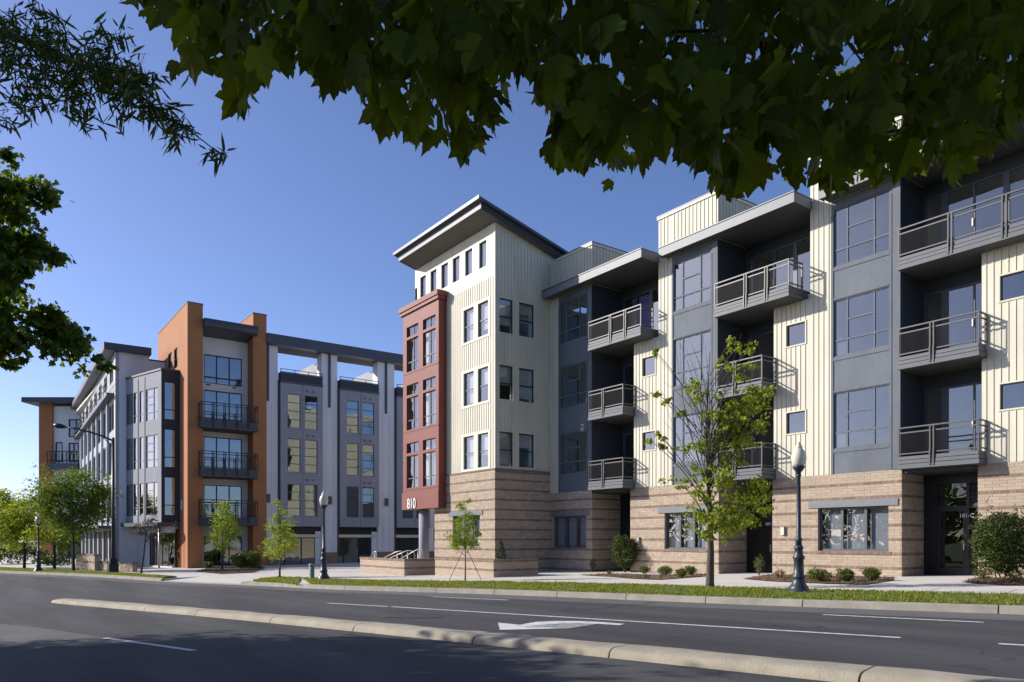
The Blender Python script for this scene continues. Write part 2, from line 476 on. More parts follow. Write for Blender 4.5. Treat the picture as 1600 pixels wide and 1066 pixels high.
def kerb_piece(a, b, h=.0, name='kerb_segment'):
    n = max(2, int((b - a) / .8)); a += .012; b -= .012
    pts = [along(KERB, KS, a + (b - a) * i / n) for i in range(n + 1)]
    L = [offset(pts, d) for d in (-.16, 0, .035, .045)]
    mb = MB()
    prof = [(-.16, -.2), (-.16, h + .004), (-.01, h), (.02, h - .015), (.045, -.16)]
    rows = [offset(pts, d) for d, _ in prof]
    for k in range(len(prof) - 1): ribbon(mb, rows[k], rows[k + 1], prof[k][1], prof[k + 1][1])
    for e in (0, -1):
        mb.face([Vector((rows[k][e].x, rows[k][e].y, G(*rows[k][e]) + prof[k][1])) for k in range(len(prof))])
    return mb.build(name, M['kerb'], kerb_root)
for a, b in zip(cuts, cuts[1:]):
    if abs(a - drive_a) < .01: continue
    kerb_piece(a, b)
kerb_piece(drive_a, drive_b, -.115, 'dropped_kerb')
ap = MB()
apts = [along(KERB, KS, drive_a + (drive_b - drive_a) * i / 12) for i in range(13)]
ribbon(ap, offset(apts, -.15), offset(apts, -2.0), -.112, -.006); ribbon(ap, offset(apts, .02), offset(apts, -.15), -.125, -.112)
for e in (0, -1):
    q0, q1 = offset(apts, -.15)[e], offset(apts, -2.0)[e]
    ap.face([Vector((q0.x, q0.y, G(*q0) - .112)), Vector((q0.x, q0.y, G(*q0) + .0)), Vector((q1.x, q1.y, G(*q1) - .004))])
ap.build('driveway_apron', M['concrete'], kind='structure')

# sidewalk and forecourts: one slab field with scored joints
BACKY = 75
jt = MB()
SW = [P(x, y) for x, y in ((1600, 929), (1420, 925.5), (1250, 921.5), (1100, 917), (930, 911), (780, 908.5), (640, 908), (560, 907), (470, 902))]
SWL = smooth_line([Vector(SW[0][:2]) + d0 * 30] + [p[:2] for p in SW], 1.0, 6)
SWS = arc_len(SWL)
SWN = offset(SWL, -2.0)
for k in range(0, int(SWS[-1] / 1.6)):
    t = k * 1.6; a = along(SWL, SWS, t); b = along(SWN, arc_len(SWN), t)
    d = (b - a).normalized(); w = Vector((-d.y, d.x)) * .008
    jt.face([Vector((q.x, q.y, G(q.x, q.y) - .008)) for q in (a - w, a + w, b + w, b - w)])
ribbon(jt, SWN, offset(SWN, -.016), -.008, -.008)
jt.build('sidewalk_joint', M['soil'], kind='structure')

cutp = [p for p, t_ in zip(KERB, KS) if t_ < drive_a] + [along(KERB, KS, drive_a), along(KERB, KS, drive_a + .02)] + [along(KERB, KS, drive_a + (drive_b - drive_a) * i / 12) for i in range(1, 12)] + [along(KERB, KS, drive_b - .02), along(KERB, KS, drive_b)] + [p for p, t_ in zip(KERB, KS) if t_ > drive_b]
na = sum(1 for t_ in KS if t_ < drive_a)
o1_, o2_ = offset(cutp, -.15), offset(cutp, -2.0)
walk_poly = [tuple((o2_ if na + 1 <= i <= na + 13 else o1_)[i]) for i in range(len(cutp))]
walk_poly += [(-150, 95), (60, 95)]
sheet('sidewalk', walk_poly, -.012, M['concrete'])

# verge between kerb and sidewalk
def verge(front, back, name):
    mb = MB()
    n = 60
    fs = arc_len(front); bs = arc_len(back)
    fr_ = [along(front, fs, fs[-1] * i / n) for i in range(n + 1)]; bk = [along(back, bs, bs[-1] * i / n) for i in range(n + 1)]
    mid = [a.lerp(b, .5) for a, b in zip(fr_, bk)]
    ribbon(mb, fr_, mid, .0, .035); ribbon(mb, mid, bk, .035, .0)
    return mb.build(name, M['turf'], kind='structure'), fr_, bk
ka = nearest_s(KERB, KS, Vector(KP[0][:2]) + d0 * 30); kb = nearest_s(KERB, KS, P(465, 914))
fr1 = offset([along(KERB, KS, ka + (kb - ka) * i / 60) for i in range(61)], -.165)
v1, F1, B1 = verge(fr1, SWL, 'verge')
W2 = [P(x, y) for x, y in ((466, 913), (395, 908))]
tip = [P(x, y) for x, y in ((470, 901.5), (440, 901.5), (410, 904), (396, 908))]
v2, F2, B2 = verge([Vector(p[:2]) for p in (P(466, 913.0), P(430, 910.5), P(396, 908.3))], [Vector(p[:2]) for p in tip], 'verge')
v3, F3, B3 = verge(offset([along(KERB, KS, drive_b + .3 + (KS[-1] - 40 - drive_b) * i / 60) for i in range(61)], -.165),
                   [Vector(p[:2]) for p in (P(275, 902), P(240, 899), P(180, 894.5), P(100, 890.5), P(0, 886.5))] + [P(0, 886.5).xy + d1 * 15, P(0, 886.5).xy + d1 * 50 + Vector((0, -6))], 'verge')

gb = MB()
rg = random.Random(11)
def blades(Fr, Bk, n, h, near_bias=1.0):
    for _ in range(n):
        i = rg.random() ** near_bias * (len(Fr) - 1.001); k = int(i); f = i - k
        a = Fr[k].lerp(Fr[k + 1], f); b = Bk[k].lerp(Bk[k + 1], f)
        t = rg.random(); q = a.lerp(b, -.02 + t * 1.05)
        pd = to_px((q.x, q.y, 0))
        if pd is None or pd[0] < -120 or pd[0] > 1720: continue
        # thin, worn spots
        w_ = math.sin(q.x * 1.7 + q.y * .6) + math.sin(q.x * .53 - q.y * 2.1)
        w_ += .8 * math.sin(q.x * 4.3 + q.y * 3.7)
        if w_ < -.9 and rg.random() < .8: continue
        z = G(q.x, q.y) + .03 - abs(t - .5) * .06
        an = rg.random() * math.pi; hh = h * (.55 + .75 * rg.random()); w = .013 + .008 * rg.random()
        c, s = math.cos(an) * w, math.sin(an) * w
        lx, ly = rg.gauss(0, .5) * hh, rg.gauss(0, .5) * hh
        gb.face([Vector((q.x - c, q.y - s, z - .01)), Vector((q.x + c, q.y + s, z - .01)), Vector((q.x + lx, q.y + ly, z + hh))])
blades(F1, B1, 70000, .05)
blades(F2, B2, 6000, .055)
blades(F3, B3, 30000, .065, 1.8)
gb.build('grass', M['blade'], kind='stuff')

# mulch beds along the right-hand building
def bed(px, dz=.012):
    return sheet('mulch_bed', [tuple(P(x, y).xy) for x, y in px], dz, M['mulch'])
BEDS = [[(905, 898.5), (960, 896.5), (1000, 899), (1105, 897), (1116, 899.5), (1070, 903), (1030, 906), (990, 904.5), (950, 901)],
        [(1160, 904.5), (1200, 898), (1300, 900), (1395, 902), (1395, 907), (1352, 913.5), (1290, 912), (1200, 908)],
        [(1504, 910), (1530, 903), (1640, 905), (1640, 916), (1560, 914)],
        [(305, 893), (325, 888), (405, 884.5), (415, 888), (395, 895), (345, 897)],
        [(120, 882), (200, 881), (250, 884), (190, 888), (120, 888)]]
for b in BEDS: bed(b)
ch = MB()
for b in BEDS[:4]:
    ps = [P(x, y).xy for x, y in b]
    cx = sum((p for p in ps), Vector((0, 0))) / len(ps)
    for _ in range(1500):
        i = rg.randrange(len(ps)); q = cx.lerp(ps[i].lerp(ps[(i + 1) % len(ps)], rg.random()), math.sqrt(rg.random()) * 1.02)
        z = G(q.x, q.y) + .02; a = rg.random() * 6.28; l = .02 + .05 * rg.random(); w = .012
        dx, dy = math.cos(a), math.sin(a); tz = rg.gauss(0, .018)
        ch.face([Vector((q.x - dx * l - dy * w, q.y - dy * l + dx * w, z - tz)), Vector((q.x - dx * l + dy * w, q.y - dy * l - dx * w, z - tz)),
                 Vector((q.x + dx * l + dy * w, q.y + dy * l - dx * w, z + tz + .012)), Vector((q.x + dx * l - dy * w, q.y + dy * l + dx * w, z + tz + .012))])
ch.build('mulch_chips', M['mulch'], kind='stuff')

# ---------------------------------------------------------------- raised concrete median
med_root = thing('median', None, None, (0, 0, 0)); med_root['kind'] = 'structure'
far_px = [(1800, 1084), (1600, 1053), (1400, 1044.5), (1220, 1026), (1060, 1011), (920, 998.5), (800, 988), (700, 980), (600, 972), (460, 960.5), (330, 949.5), (200, 940), (120, 934.5), (88, 933)]
near_px = [(1800, 1140), (1600, 1101), (1400, 1074), (1220, 1053.5), (1060, 1036), (920, 1022), (800, 1009.5), (700, 999.5), (600, 990.5), (460, 975.5), (330, 963), (200, 953.5), (120, 945), (80, 941)]
fl = [P(x, y, -.02).xy for x, y in far_px]; nl = [P(x, y, -.15).xy for x, y in near_px]
# straighten: fit one smooth centre line and a constant width that narrows at the nose
dmed = (fl[1] - fl[-1]).normalized(); nrm = Vector((-dmed.y, dmed.x))
cen = [(a + b) / 2 for a, b in zip(fl, nl)]
cen = smooth_line([cen[1] + (cen[1] - cen[3]).normalized() * 25, cen[1]] + cen[2:], .5, 60)
CS = arc_len(cen)
MW = .62
def med_seg(a, b, nose=False):
    n = max(3, int((b - a) / .4)); a += .012; b -= .012
    rows = []
    for i in range(n + 1):
        t = a + (b - a) * i / n
        p = along(cen, CS, t); q = along(cen, CS, min(t + .3, CS[-1])); p0 = along(cen, CS, max(t - .3, 0))
        d = (q - p0).normalized(); nn = Vector((-d.y, d.x)); w = MW; h = .125
        if nose:
            f = i / n; k = math.sqrt(max(0, 1 - max(0, (f - .15) / .85) ** 2)); w = MW * max(.03, k); h = .125 * max(.08, k)
        row = []
        for u, zf in ((-1, -.2), (-.985, .0), (-.93, .45), (-.8, .78), (-.55, .95), (0, 1), (.55, .95), (.8, .78), (.93, .45), (.985, 0), (1, -.2)):
            c = p + nn * (u * w / 2 * 1.0)
            wob = .006 * math.sin(t * 2.3 + u * 3) + .004 * math.sin(t * 7.1 + u)
            row.append(Vector((c.x, c.y, G(c.x, c.y) - .15 + h * zf + (wob if zf > .3 else 0))))
        rows.append(row)
    mb = MB(); m = len(rows[0])
    mb.faces([v for r_ in rows for v in r_], [(i * m + j, i * m + j + 1, (i + 1) * m + j + 1, (i + 1) * m + j) for i in range(n) for j in range(m - 1)], 0, True)
    mb.face(list(rows[0])); mb.face(list(rows[-1])[::-1])
    return mb.build('median_segment', M['median'], med_root)
cuts_m = [nearest_s(cen, CS, P(x, y, -.08)) for x, y in ((1330, 1045), (992, 1018), (748, 993), (582, 979), (438, 966), (332, 956), (240, 949), (145, 941), (108, 939))]
c0 = cuts_m[0]; pre = []
while c0 > 4: c0 -= 3.4; pre.append(c0)
cuts_m = sorted([0.0] + pre + cuts_m)
for a, b in zip(cuts_m, cuts_m[1:]):
    if b - a > .3: med_seg(a, b)
med_seg(cuts_m[-1], CS[-1], True)

# ---------------------------------------------------------------- painted markings
def line(px0, px1, w=.11, n=14):
    a = P(*px0, -.15).xy; b = P(*px1, -.15).xy; d = (b - a).normalized(); nn = Vector((-d.y, d.x)) * w / 2
    mb = MB()
    for i in range(n):
        p, q = a.lerp(b, i / n), a.lerp(b, (i + 1) / n)
        mb.face([Vector((c.x, c.y, G(c.x, c.y) - .142)) for c in (p - nn, q - nn, q + nn, p + nn)])
    return mb.build('lane_marking', M['paint'], kind='structure')
line((512, 943), (606, 948.2)); line((612, 948.5), (1407, 997.2))
line((674, 932.8), (794, 938.2)); line((1286, 961), (1537, 973.2)); line((1560, 1006.8), (1700, 1014.5)); line((164, 997.4), (303, 1017.3))
arrow_px = [(778, 973.6), (781, 985), (890, 982.4), (850, 981.0), (815, 981.6), (834, 978.4), (856, 975.8), (880, 974.6), (900, 974), (935, 975.5), (968, 977.8), (976, 975.6), (940, 972.6), (905, 971.2), (870, 971.0), (836, 972.6), (812, 977)]
sheet('turn_arrow', [tuple(P(x, y, -.15).xy) for x, y in arrow_px], -.142, M['paint'])
sheet('lamp_shadow_streak', [tuple(P(x, y, -.15).xy) for x, y in ((596, 965), (640, 963.2), (690, 964), (688, 965.8), (640, 966.5))], -.142, M['dark'])  # shadow streak of a street lamp, laid on the road as dark colour
# ================================================================ BUILDING PARTS
def glaze(fr, par, s0, s1, z0, z1, panes, o=-.07, fw=.05, bar=.035, fmat='frame', glass='glass', name='window', depth=.06, sill=None, pane_backing=0, skew=0):
    """Window: one frame mesh, every pane a child of it. panes are fractions of the opening."""
    W, H = s1 - s0, z1 - z0
    holes = []
    for (a, b, c, d) in panes:
        ha = s0 + fw if a <= 0 else s0 + W * a + bar / 2
        hb = s1 - fw if b >= 1 else s0 + W * b - bar / 2
        hc = z0 + fw if c <= 0 else z0 + H * c + bar / 2
        hd = z1 - fw if d >= 1 else z0 + H * d - bar / 2
        holes.append((ha, hb, hc, hd))
    mb = MB(fr); mb.wall(s0, s1, z0, z1, holes, o + .02, o + .02 - depth)
    w = mb.build(name, M[fmat], par)
    for h in holes:
        g = MB(fr)
        e = .004
        oa, ob_ = o - .012 - skew, o - .012
        g.face([fr.p(h[0] - e, oa, h[2] - e), fr.p(h[1] + e, ob_, h[2] - e), fr.p(h[1] + e, ob_, h[3] + e), fr.p(h[0] - e, oa, h[3] + e)])
        g.build('pane', M[glass], w)
    if pane_backing:  # pale sheet added behind the glass to brighten the panes
        b = MB(fr); b.box(s0 + fw, s1 - fw, o - .16, o - .15, z1 - fw - pane_backing * (H - 2 * fw), z1 - fw)
        b.build('pane_backing', M['pane_backing'], w)
    return w

def grid(nx, nz):
    return [(i / nx, (i + 1) / nx, j / nz, (j + 1) / nz) for i in range(nx) for j in range(nz)]
BAYPANES = [(0, .24, .28, 1), (0, .24, 0, .28), (.24, .73, 0, .28), (.24, .73, .28, .63), (.24, .73, .63, 1), (.73, 1, .28, 1), (.73, 1, 0, .28)]
SASH = [(0, 1, 0, .48), (0, 1, .48, 1)]

BRICKS = {}                                    # root -> list of (frame, s, o, z, ls, lo, lz, dark, size)
COURSE = .0974
def brickwork(root, fr, s0, s1, z0, z1, holes=(), zref=.27, o=0.0, top_dark=False):
    lst = BRICKS.setdefault(root, [])
    k0_ = math.floor((z0 - zref) / COURSE) - 1; k1_ = math.ceil((z1 - zref) / COURSE) + 1
    rr = random.Random(int((fr.o.x * 13 + s0 * 7 + z0) * 100))
    for k in range(k0_, k1_):
        za = zref + (k - .5) * COURSE + .005; zb = za + COURSE - .010
        za = max(za, z0); zb = min(zb, z1)
        if zb - za < .03: continue
        dark = (k % 5 == 0) or (top_dark and zb > z1 - COURSE)
        L = .205 if dark else .41
        s = s0 - L * (.5 if k % 2 else 0) - (0 if not dark else .05)
        zc = (za + zb) / 2
        hs = [h for h in holes if h[2] < zc < h[3]]
        while s < s1:
            ivs = [(max(s + .005, s0), min(s + L - .005, s1))]
            for h in hs:
                ivs = [q for a, b in ivs for q in ((a, min(b, h[0])), (max(a, h[1]), b)) if q[1] - q[0] > 0]
            for a, b in ivs:
                if b - a < .012: continue
                pr = (.010 if dark else .006) + rr.random() * .004
                c = fr.p((a + b) / 2, o, zc); px = to_px(c)
                size = 0
                if px and -20 < px[0] < 1620 and px[1] < 1080:
                    vd = Vector((-c.x, -c.y, 0)).normalized().dot(fr.n)
                    size = max(0, vd) * (b - a) * (zb - za) / px[2] ** 2
                lst.append((fr, (a + b) / 2, o, zc, b - a, pr, zb - za, dark, size))
            s += L

UNITB = {}
def flush_bricks(root, n_obj=300, stuff_name='brickwork'):
    lst = sorted(BRICKS.pop(root), key=lambda r: -r[8])
    if not UNITB:
        for key, m in ((False, 'brick'), (True, 'brick_dark')):
            b = MB(); b.box(-.5, .5, 0, 1, -.5, .5, skip='i')
            me = bpy.data.meshes.new('brick'); me.from_pydata([tuple(v) for v in b.v], [], b.f); me.materials.append(M[m]); UNITB[key] = me
    for fr, s, o, z, l, pr, h, dark, size in lst[:n_obj]:
        ob = bpy.data.objects.new('brick', UNITB[dark]); COL.objects.link(ob)
        u = -fr.u
        p = fr.p(s, o, z) - OFF[root]
        ob.parent = root
        ob.matrix_local = Matrix(((u.x * l, fr.n.x * pr, 0, p.x), (u.y * l, fr.n.y * pr, 0, p.y), (0, 0, h, p.z), (0, 0, 0, 1)))
        OFF[ob] = OFF[root]
    mb = MB()
    for fr, s, o, z, l, pr, h, dark, size in lst[n_obj:]:
        mb.fr = fr; mb.box(s - l / 2, s + l / 2, o, o + pr, z - h / 2, z + h / 2, 1 if dark else 0, skip='i')
    mb.fr = None
    if mb.v: mb.build(stuff_name, [M['brick'], M['brick_dark']], root, kind='stuff')

def battens(fr, par, s0, s1, z0, z1, holes=(), step=.203, ztop=None):
    mb = MB(fr); s = s0 + step * .6
    while s < s1 - .05:
        zt = ztop(s) if ztop else z1
        iv = [(z0, zt)]
        for h in holes:
            if h[0] - .06 < s < h[1] + .06:
                iv = [q for a, b in iv for q in ((a, min(b, h[2] - .07)), (max(a, h[3] + .07), b)) if q[1] - q[0] > .02]
        for a, b in iv: mb.box(s - .017, s + .017, .002, .022, a, b, skip='i')
        s += step
    return mb.build('batten', M['cream'], par, kind='stuff')

def trim_round(fr, par, h, w=.075, m='cream_trim', o=.03):
    mb = MB(fr)
    a, b, c, d = h
    mb.box(a - w, a, 0, o, c - w, d + w); mb.box(b, b + w, 0, o, c - w, d + w)
    mb.box(a, b, 0, o, c - w, c); mb.box(a, b, 0, o, d, d + w)
    return mb.build('window_trim', M[m], par)

def balcony(fr, par, s0, s1, o_in, o_out, zb, zt, zr, posts, back_wall_o=None, right_return=True, left_return=False, m_slab='balcony', m_rail='rail', mesh_pan=True, rail_in=None, plank=True):
    """Slab with stepped fascia, rail of double posts with two top bars and a wire panel."""
    planks = []
    mb = MB(fr)
    H_ = zt - zb
    mb.box(s0 + .03, s1 - .03, o_in, o_out - .045, zb, zt - .01)
    for i, (za, zb_) in enumerate(((0, .36), (.41, .68), (.73, 1))):
        fp = MB(fr); q = i * .012; fp.box(s0 + q, s1 - q, o_in, o_out - q, zb + H_ * za, zb + H_ * zb_); planks.append(fp)
    sl = mb.build('balcony', M['black'], par)
    for fp in planks: fp.build('fascia_board', M[m_slab], sl)
    ob = MB(fr); ob.box(s0 + .03, s1 - .03, o_in, o_out - .03, zb - .012, zb - .004); ob.build('balcony_soffit', M['soffit'], sl)
    ro = o_out - .05
    r = MB(fr)
    r.box(s0, s1, ro - .03, ro + .03, zr - .045, zr)                       # handrail
    r.box(s0, s1, ro - .018, ro + .018, zr - .21, zr - .165)
    r.box(s0, s1, ro - .018, ro + .018, zt + .07, zt + .11)
    ends = []
    ri = o_in if rail_in is None else rail_in
    if right_return: ends.append(s1 - .025)
    if left_return: ends.append(s0 + .025)
    for e in ends:
        r.box(e - .025, e + .025, ri, ro, zr - .046, zr - .002); r.box(e - .016, e + .016, ri, ro, zr - .21, zr - .165); r.box(e - .016, e + .016, ri, ro, zt + .07, zt + .11)
    r.build('rail', M[m_rail], sl)
    for p in posts:
        for q in ((-.055, .055) if 0 < p < 1 else (0,)):
            pp = MB(fr); s = s0 + .025 + (s1 - s0 - .05) * p + q
            lo = zb + .06 if 0 < p < 1 else zt
            pp.box(s - .02, s + .02, ro - .022, ro + .022 if not 0 < p < 1 else ro + .055, lo if not 0 < p < 1 else zt - .02, zr - .046)
            if 0 < p < 1: pp.box(s - .022, s + .022, ro + .03, ro + .075, lo, zt + .16)
            pp.build('post', M[m_rail], sl)
    for e in ends:
        pp = MB(fr); pp.box(e - .03, e + .03, ri + .0, ri + .06, zt, zr - .046); pp.build('post', M[m_rail], sl)
    if mesh_pan:
        w = MB(fr)
        w.face([fr.p(s0 + .05, ro, zt + .11), fr.p(s1 - .05, ro, zt + .11), fr.p(s1 - .05, ro, zr - .21), fr.p(s0 + .05, ro, zr - .21)])
        for e in ends:
            w.face([fr.p(e, ri + .06, zt + .11), fr.p(e, ro - .05, zt + .11), fr.p(e, ro - .05, zr - .21), fr.p(e, ri + .06, zr - .21)])
        w.build('wire_panel', M['mesh'], sl)
    return sl

def wall_lamp(fr, par, s, z, m='steel', w=.15, h=.28):
    mb = MB(fr); mb.box(s - w / 2, s + w / 2, .0, .10, z, z + h); mb.box(s - w / 2 - .01, s + w / 2 + .01, .0, .12, z + h, z + h + .03)
    mb.build('wall_lamp', M[m], par)

def text_mesh(txt, height, depth, m, par, fr, s, o, z, width=None, name='lettering'):
    cu = bpy.data.curves.new(name, 'FONT'); cu.body = txt; cu.size = 1; cu.extrude = .02; cu.offset = 0
    to = bpy.data.objects.new(name + '_src', cu); COL.objects.link(to)
    dg = bpy.context.evaluated_depsgraph_get(); dg.update()
    me = bpy.data.meshes.new_from_object(to.evaluated_get(dg))
    bpy.data.objects.remove(to); bpy.data.curves.remove(cu)
    x0 = min(v.co.x for v in me.vertices); x1 = max(v.co.x for v in me.vertices); y0 = min(v.co.y for v in me.vertices); y1 = max(v.co.y for v in me.vertices)
    k = height / (y1 - y0); kx = (width / (x1 - x0)) if width else k
    for v in me.vertices:
        p = fr.p(s + (v.co.x - x0) * kx, o + (v.co.z + .02) / .04 * depth, z + (v.co.y - y0) * k) - OFF[par]
        v.co = p
    me.materials.clear(); me.materials.append(M[m])
    ob = bpy.data.objects.new(name, me); COL.objects.link(ob); ob.parent = par; OFF[ob] = OFF[par]
    return ob

# ================================================================ RIGHT-HAND APARTMENT BUILDING
YA, YB, YC, YD = 23.95, 24.5, 25.15, 25.5
YT, XT = 20.59, -29.8
FZ = [3.98, 7.28, 10.58]                       # balcony floors
WZ = [(4.52, 6.50), (7.82, 9.82), (11.05, 13.08)]
BT = 3.6                                       # top of the brick base
ROOF = 13.42; PAR = 15.42
RB = thing('apartment_building', 'cream and slate grey apartment block with corner tower, red bay and tan brick base', 'apartment building', (-20, 24, -.35))
fA, fB, fC, fD = (Frame(0, y, 1, 0) for y in (YA, YB, YC, YD))
xa_g0, xa_g1 = XA(873, YA), XA(925, YA)
xb_lo, xb_hi, xb_g0, xb_g1 = XA(990.5, YB), XA(1029, YB), XA(1050, YB), XA(1122, YB)
xc_lo, xc_hi, xc_g0, xc_g1 = XA(1209, YC), XA(1266, YC), XA(1299, YC), XA(1407.5, YC)
xd_lo = XA(1534, YD); xEND = -3.0
xb_br0, xb_br1 = XA(985, YB), XA(1123, YB)
xc_br0, xc_br1 = XA(1207, YC), XA(1409, YC)
xd_br0 = XA(1528, YD)
xa_br1 = XA(925, YA)

def wallpart(fr, s0, s1, z0, z1, holes, m, name='wall_panel', o1=-.25):
    mb = MB(fr); mb.wall(s0, s1, z0, z1, holes, 0, o1); return mb.build(name, M[m], RB)

def grey_bay(fr, s0, s1, ztop):
    holes = []; W = s1 - s0
    a, b = s0 + W * .045, s0 + W * .845
    for z0, z1 in WZ: holes.append((a, b, z0, z1))
    wallpart(fr, s0, s1, BT, ztop, holes, 'grey')
    # raised stiles and rails that frame the panels
    mb = MB(fr)
    mb.box(s0, s0 + W * .035, .002, .028, BT, ztop - .5); mb.box(s0 + W * .895, s1, .002, .035, BT, ztop - .05); mb.box(s0 + W * .855, s0 + W * .880, .002, .02, BT, ztop - .5)
    for z0, z1 in WZ:
        mb.box(a - .02, b + .02, .002, .024, z0 - .16, z0 - .03); mb.box(a - .02, b + .02, .002, .024, z1 + .03, z1 + .09)
    mb.build('panel_trim', M['grey'], RB)
    for i, (z0, z1) in enumerate(WZ): glaze(fr, RB, a, b, z0, z1, BAYPANES, fmat='grey', bar=.055, fw=.03, o=-.05)

gA = grey_bay(fA, xa_g0, xa_g1, 13.42); gB = grey_bay(fB, xb_g0, xb_g1, 13.42); gC = grey_bay(fC, xc_g0, xc_g1, 13.42)

# ---- cream board panels
wallpart(fA, XT + .02, xa_g0, BT, PAR - .14, [], 'cream'); battens(fA, RB, XT + .02, xa_g0, BT, PAR - .14)
wallpart(fA, xa_g0, xa_g1, 13.42, PAR - .14, [], 'cream'); battens(fA, RB, xa_g0, xa_g1, 13.42, PAR - .14)
def cream_col(fr, lo, hi, g0, g1, yl, yr, small):
    hz = [(small[0], small[1], z0, z1) for z0, z1 in small[2]]
    wallpart(fr, lo, hi, BT, 10.18, hz, 'cream'); battens(fr, RB, lo, hi, BT, 10.18, hz)
    wallpart(fr, hi, g0, BT, PAR - .14, [], 'cream'); battens(fr, RB, hi, g0, BT, PAR - .14)
    wallpart(fr, g0, g1, 13.42, PAR - .14, [], 'cream'); battens(fr, RB, g0, g1, 13.42, PAR - .14)
    for h in hz:
        trim_round(fr, RB, h, .05, 'cream'); glaze(fr, RB, *h, [(0, 1, 0, 1)], fw=.03, fmat='frame')
def small_z(x, pys, Y):
    out = []
    k = ray(x, 843); s = Y / k.y
    for a, b in pys: out.append((EYE + (843 - b) / F * s, EYE + (843 - a) / F * s))
    return out
cream_col(fB, xb_lo, xb_hi, xb_g0, xb_g1, YA, YB, (XA(1004, YB), XA(1024, YB), small_z(1004, ((676.5, 704.5), (560.5, 589)), YB)))
cream_col(fC, xc_lo, xc_hi, xc_g0, xc_g1, YB, YC, (XA(1229, YC), XA(1258.5, YC), small_z(1229, ((646, 678.5), (509.8, 542.5)), YC)))
hz = [(XA(1563, YD), XA(1563, YD) + 1.5, a, b) for a, b in small_z(1563, ((601, 640.5), (432, 471)), YD)]
wallpart(fD, xd_lo, xEND, BT, 10.18, hz, 'cream'); battens(fD, RB, xd_lo, xEND, BT, 10.18, hz)
for h in hz: trim_round(fD, RB, h, .05, 'cream'); glaze(fD, RB, *h, [(0, 1, 0, 1)], fw=.03)

# parapet returns and metal caps
for fr, s0, s1 in ((fA, XT + .6, xa_g1), (fB, xb_hi, xb_g1), (fC, xc_hi, xc_g1)):
    b = fr.o.y
    ff = Frame(s1 + .005, b, 0, 1)
    mb = MB(ff); mb.wall(.004, 3.2, 13.42, PAR - .14, [], 0, -.2); mb.build('parapet', M['cream'], RB); battens(ff, RB, .0, 3.2, 13.42, PAR - .14)
    mb = MB(fr); mb.box(s0, s0 + .2, -3.2, -.25, 13.42, PAR - .14); mb.box(s0 + .2, s1 - .2, -3.2, -3.0, 13.42, PAR - .14); mb.build('parapet', M['cream'], RB)
    mb = MB(fr); mb.box(s0 - .05, s1 + .05, -3.25, .05, PAR - .14, PAR - .02); mb.build('parapet_trim', M['cream_trim'], RB)
    mb = MB(fr); mb.box(s0 - .065, s1 + .065, -3.27, .065, PAR - .02, PAR + .02); mb.build('parapet_cap', M['roofmetal'], RB)
# cream wall edge below the parapet, facing the neighbouring bay
# ---- recesses with balcony doors
def recess(fr, s0, s1lo, s1hi, yb, right_y, dpx):
    """grey reveal on the left, back wall with doors, ceilings."""
    d = fr.o.y - yb
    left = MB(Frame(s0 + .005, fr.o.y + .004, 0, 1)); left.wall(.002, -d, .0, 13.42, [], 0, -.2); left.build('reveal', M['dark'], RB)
    fb = Frame(0, yb, 1, 0)
    holes = []
    for i, z in enumerate(FZ):
        e = s1hi + .25 if i == 2 else s1lo + .6
        q = [(XA(p, yb), XA(p2, yb)) for p, p2 in dpx]
        q = [(a, min(b, e)) for a, b in q if a < e - .15]
        holes.append((q[0][0] - .06, q[-1][1] + .06, z + .02, z + 2.42, q))
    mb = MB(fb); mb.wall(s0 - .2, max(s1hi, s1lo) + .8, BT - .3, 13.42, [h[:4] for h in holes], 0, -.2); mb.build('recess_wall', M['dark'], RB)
    rw = MB(Frame(0, right_y, 1, 0))
    rw.box(s1lo, s1lo + .2, -(yb - right_y), -.252, .0, 10.18); rw.box(s1hi, s1hi + .2, -(yb - right_y), -.252, 10.18, 13.42)
    rw.build('reveal', M['dark'], RB)
    return fb, holes

def doors(fb, holes, kinds):
    for i, h in enumerate(holes):
        a, b, z0, z1, q = h
        hh = [(p0, p1, z0 + .07, z1 - .07) for p0, p1 in q]
        mb = MB(fb); mb.wall(a, b, z0, z1, hh, -.02, -.09); w = mb.build('balcony_door', M['frame'], RB)
        for g in hh:
            pm = MB(fb); pm.face([fb.p(g[0], -.05, g[2]), fb.p(g[1], -.05, g[2]), fb.p(g[1], -.05, g[3]), fb.p(g[0], -.05, g[3])]); pm.build('pane', M['glass'], w)
        mb = MB(fb); m = q[1][1] if len(q) > 1 else b; mb.box(m - .02, m + .02, -.02, .03, z0 + .95, z0 + 1.2); mb.build('handle', M['steel'], w)

ybA, ybB, ybC = 25.85, 26.3, 26.65
fbA, hA = recess(fA, xa_g1, xb_lo, xb_hi, ybA, YB, ((960.5, 973), (976, 993), (995, 1014), (1019, 1030)))
fbB, hB = recess(fB, xb_g1, xc_lo, xc_hi, ybB, YC, ((1159.5, 1176), (1182, 1209), (1211, 1239), (1245, 1268)))
fbC, hC = recess(fC, xc_g1, xd_lo, xEND, ybC, YD, ((1447, 1470), (1481, 1520), (1523, 1567), (1577, 1604), (1610, 1640)))
doors(fbA, hA, 0); doors(fbB, hB, 0); doors(fbC, hC, 0)

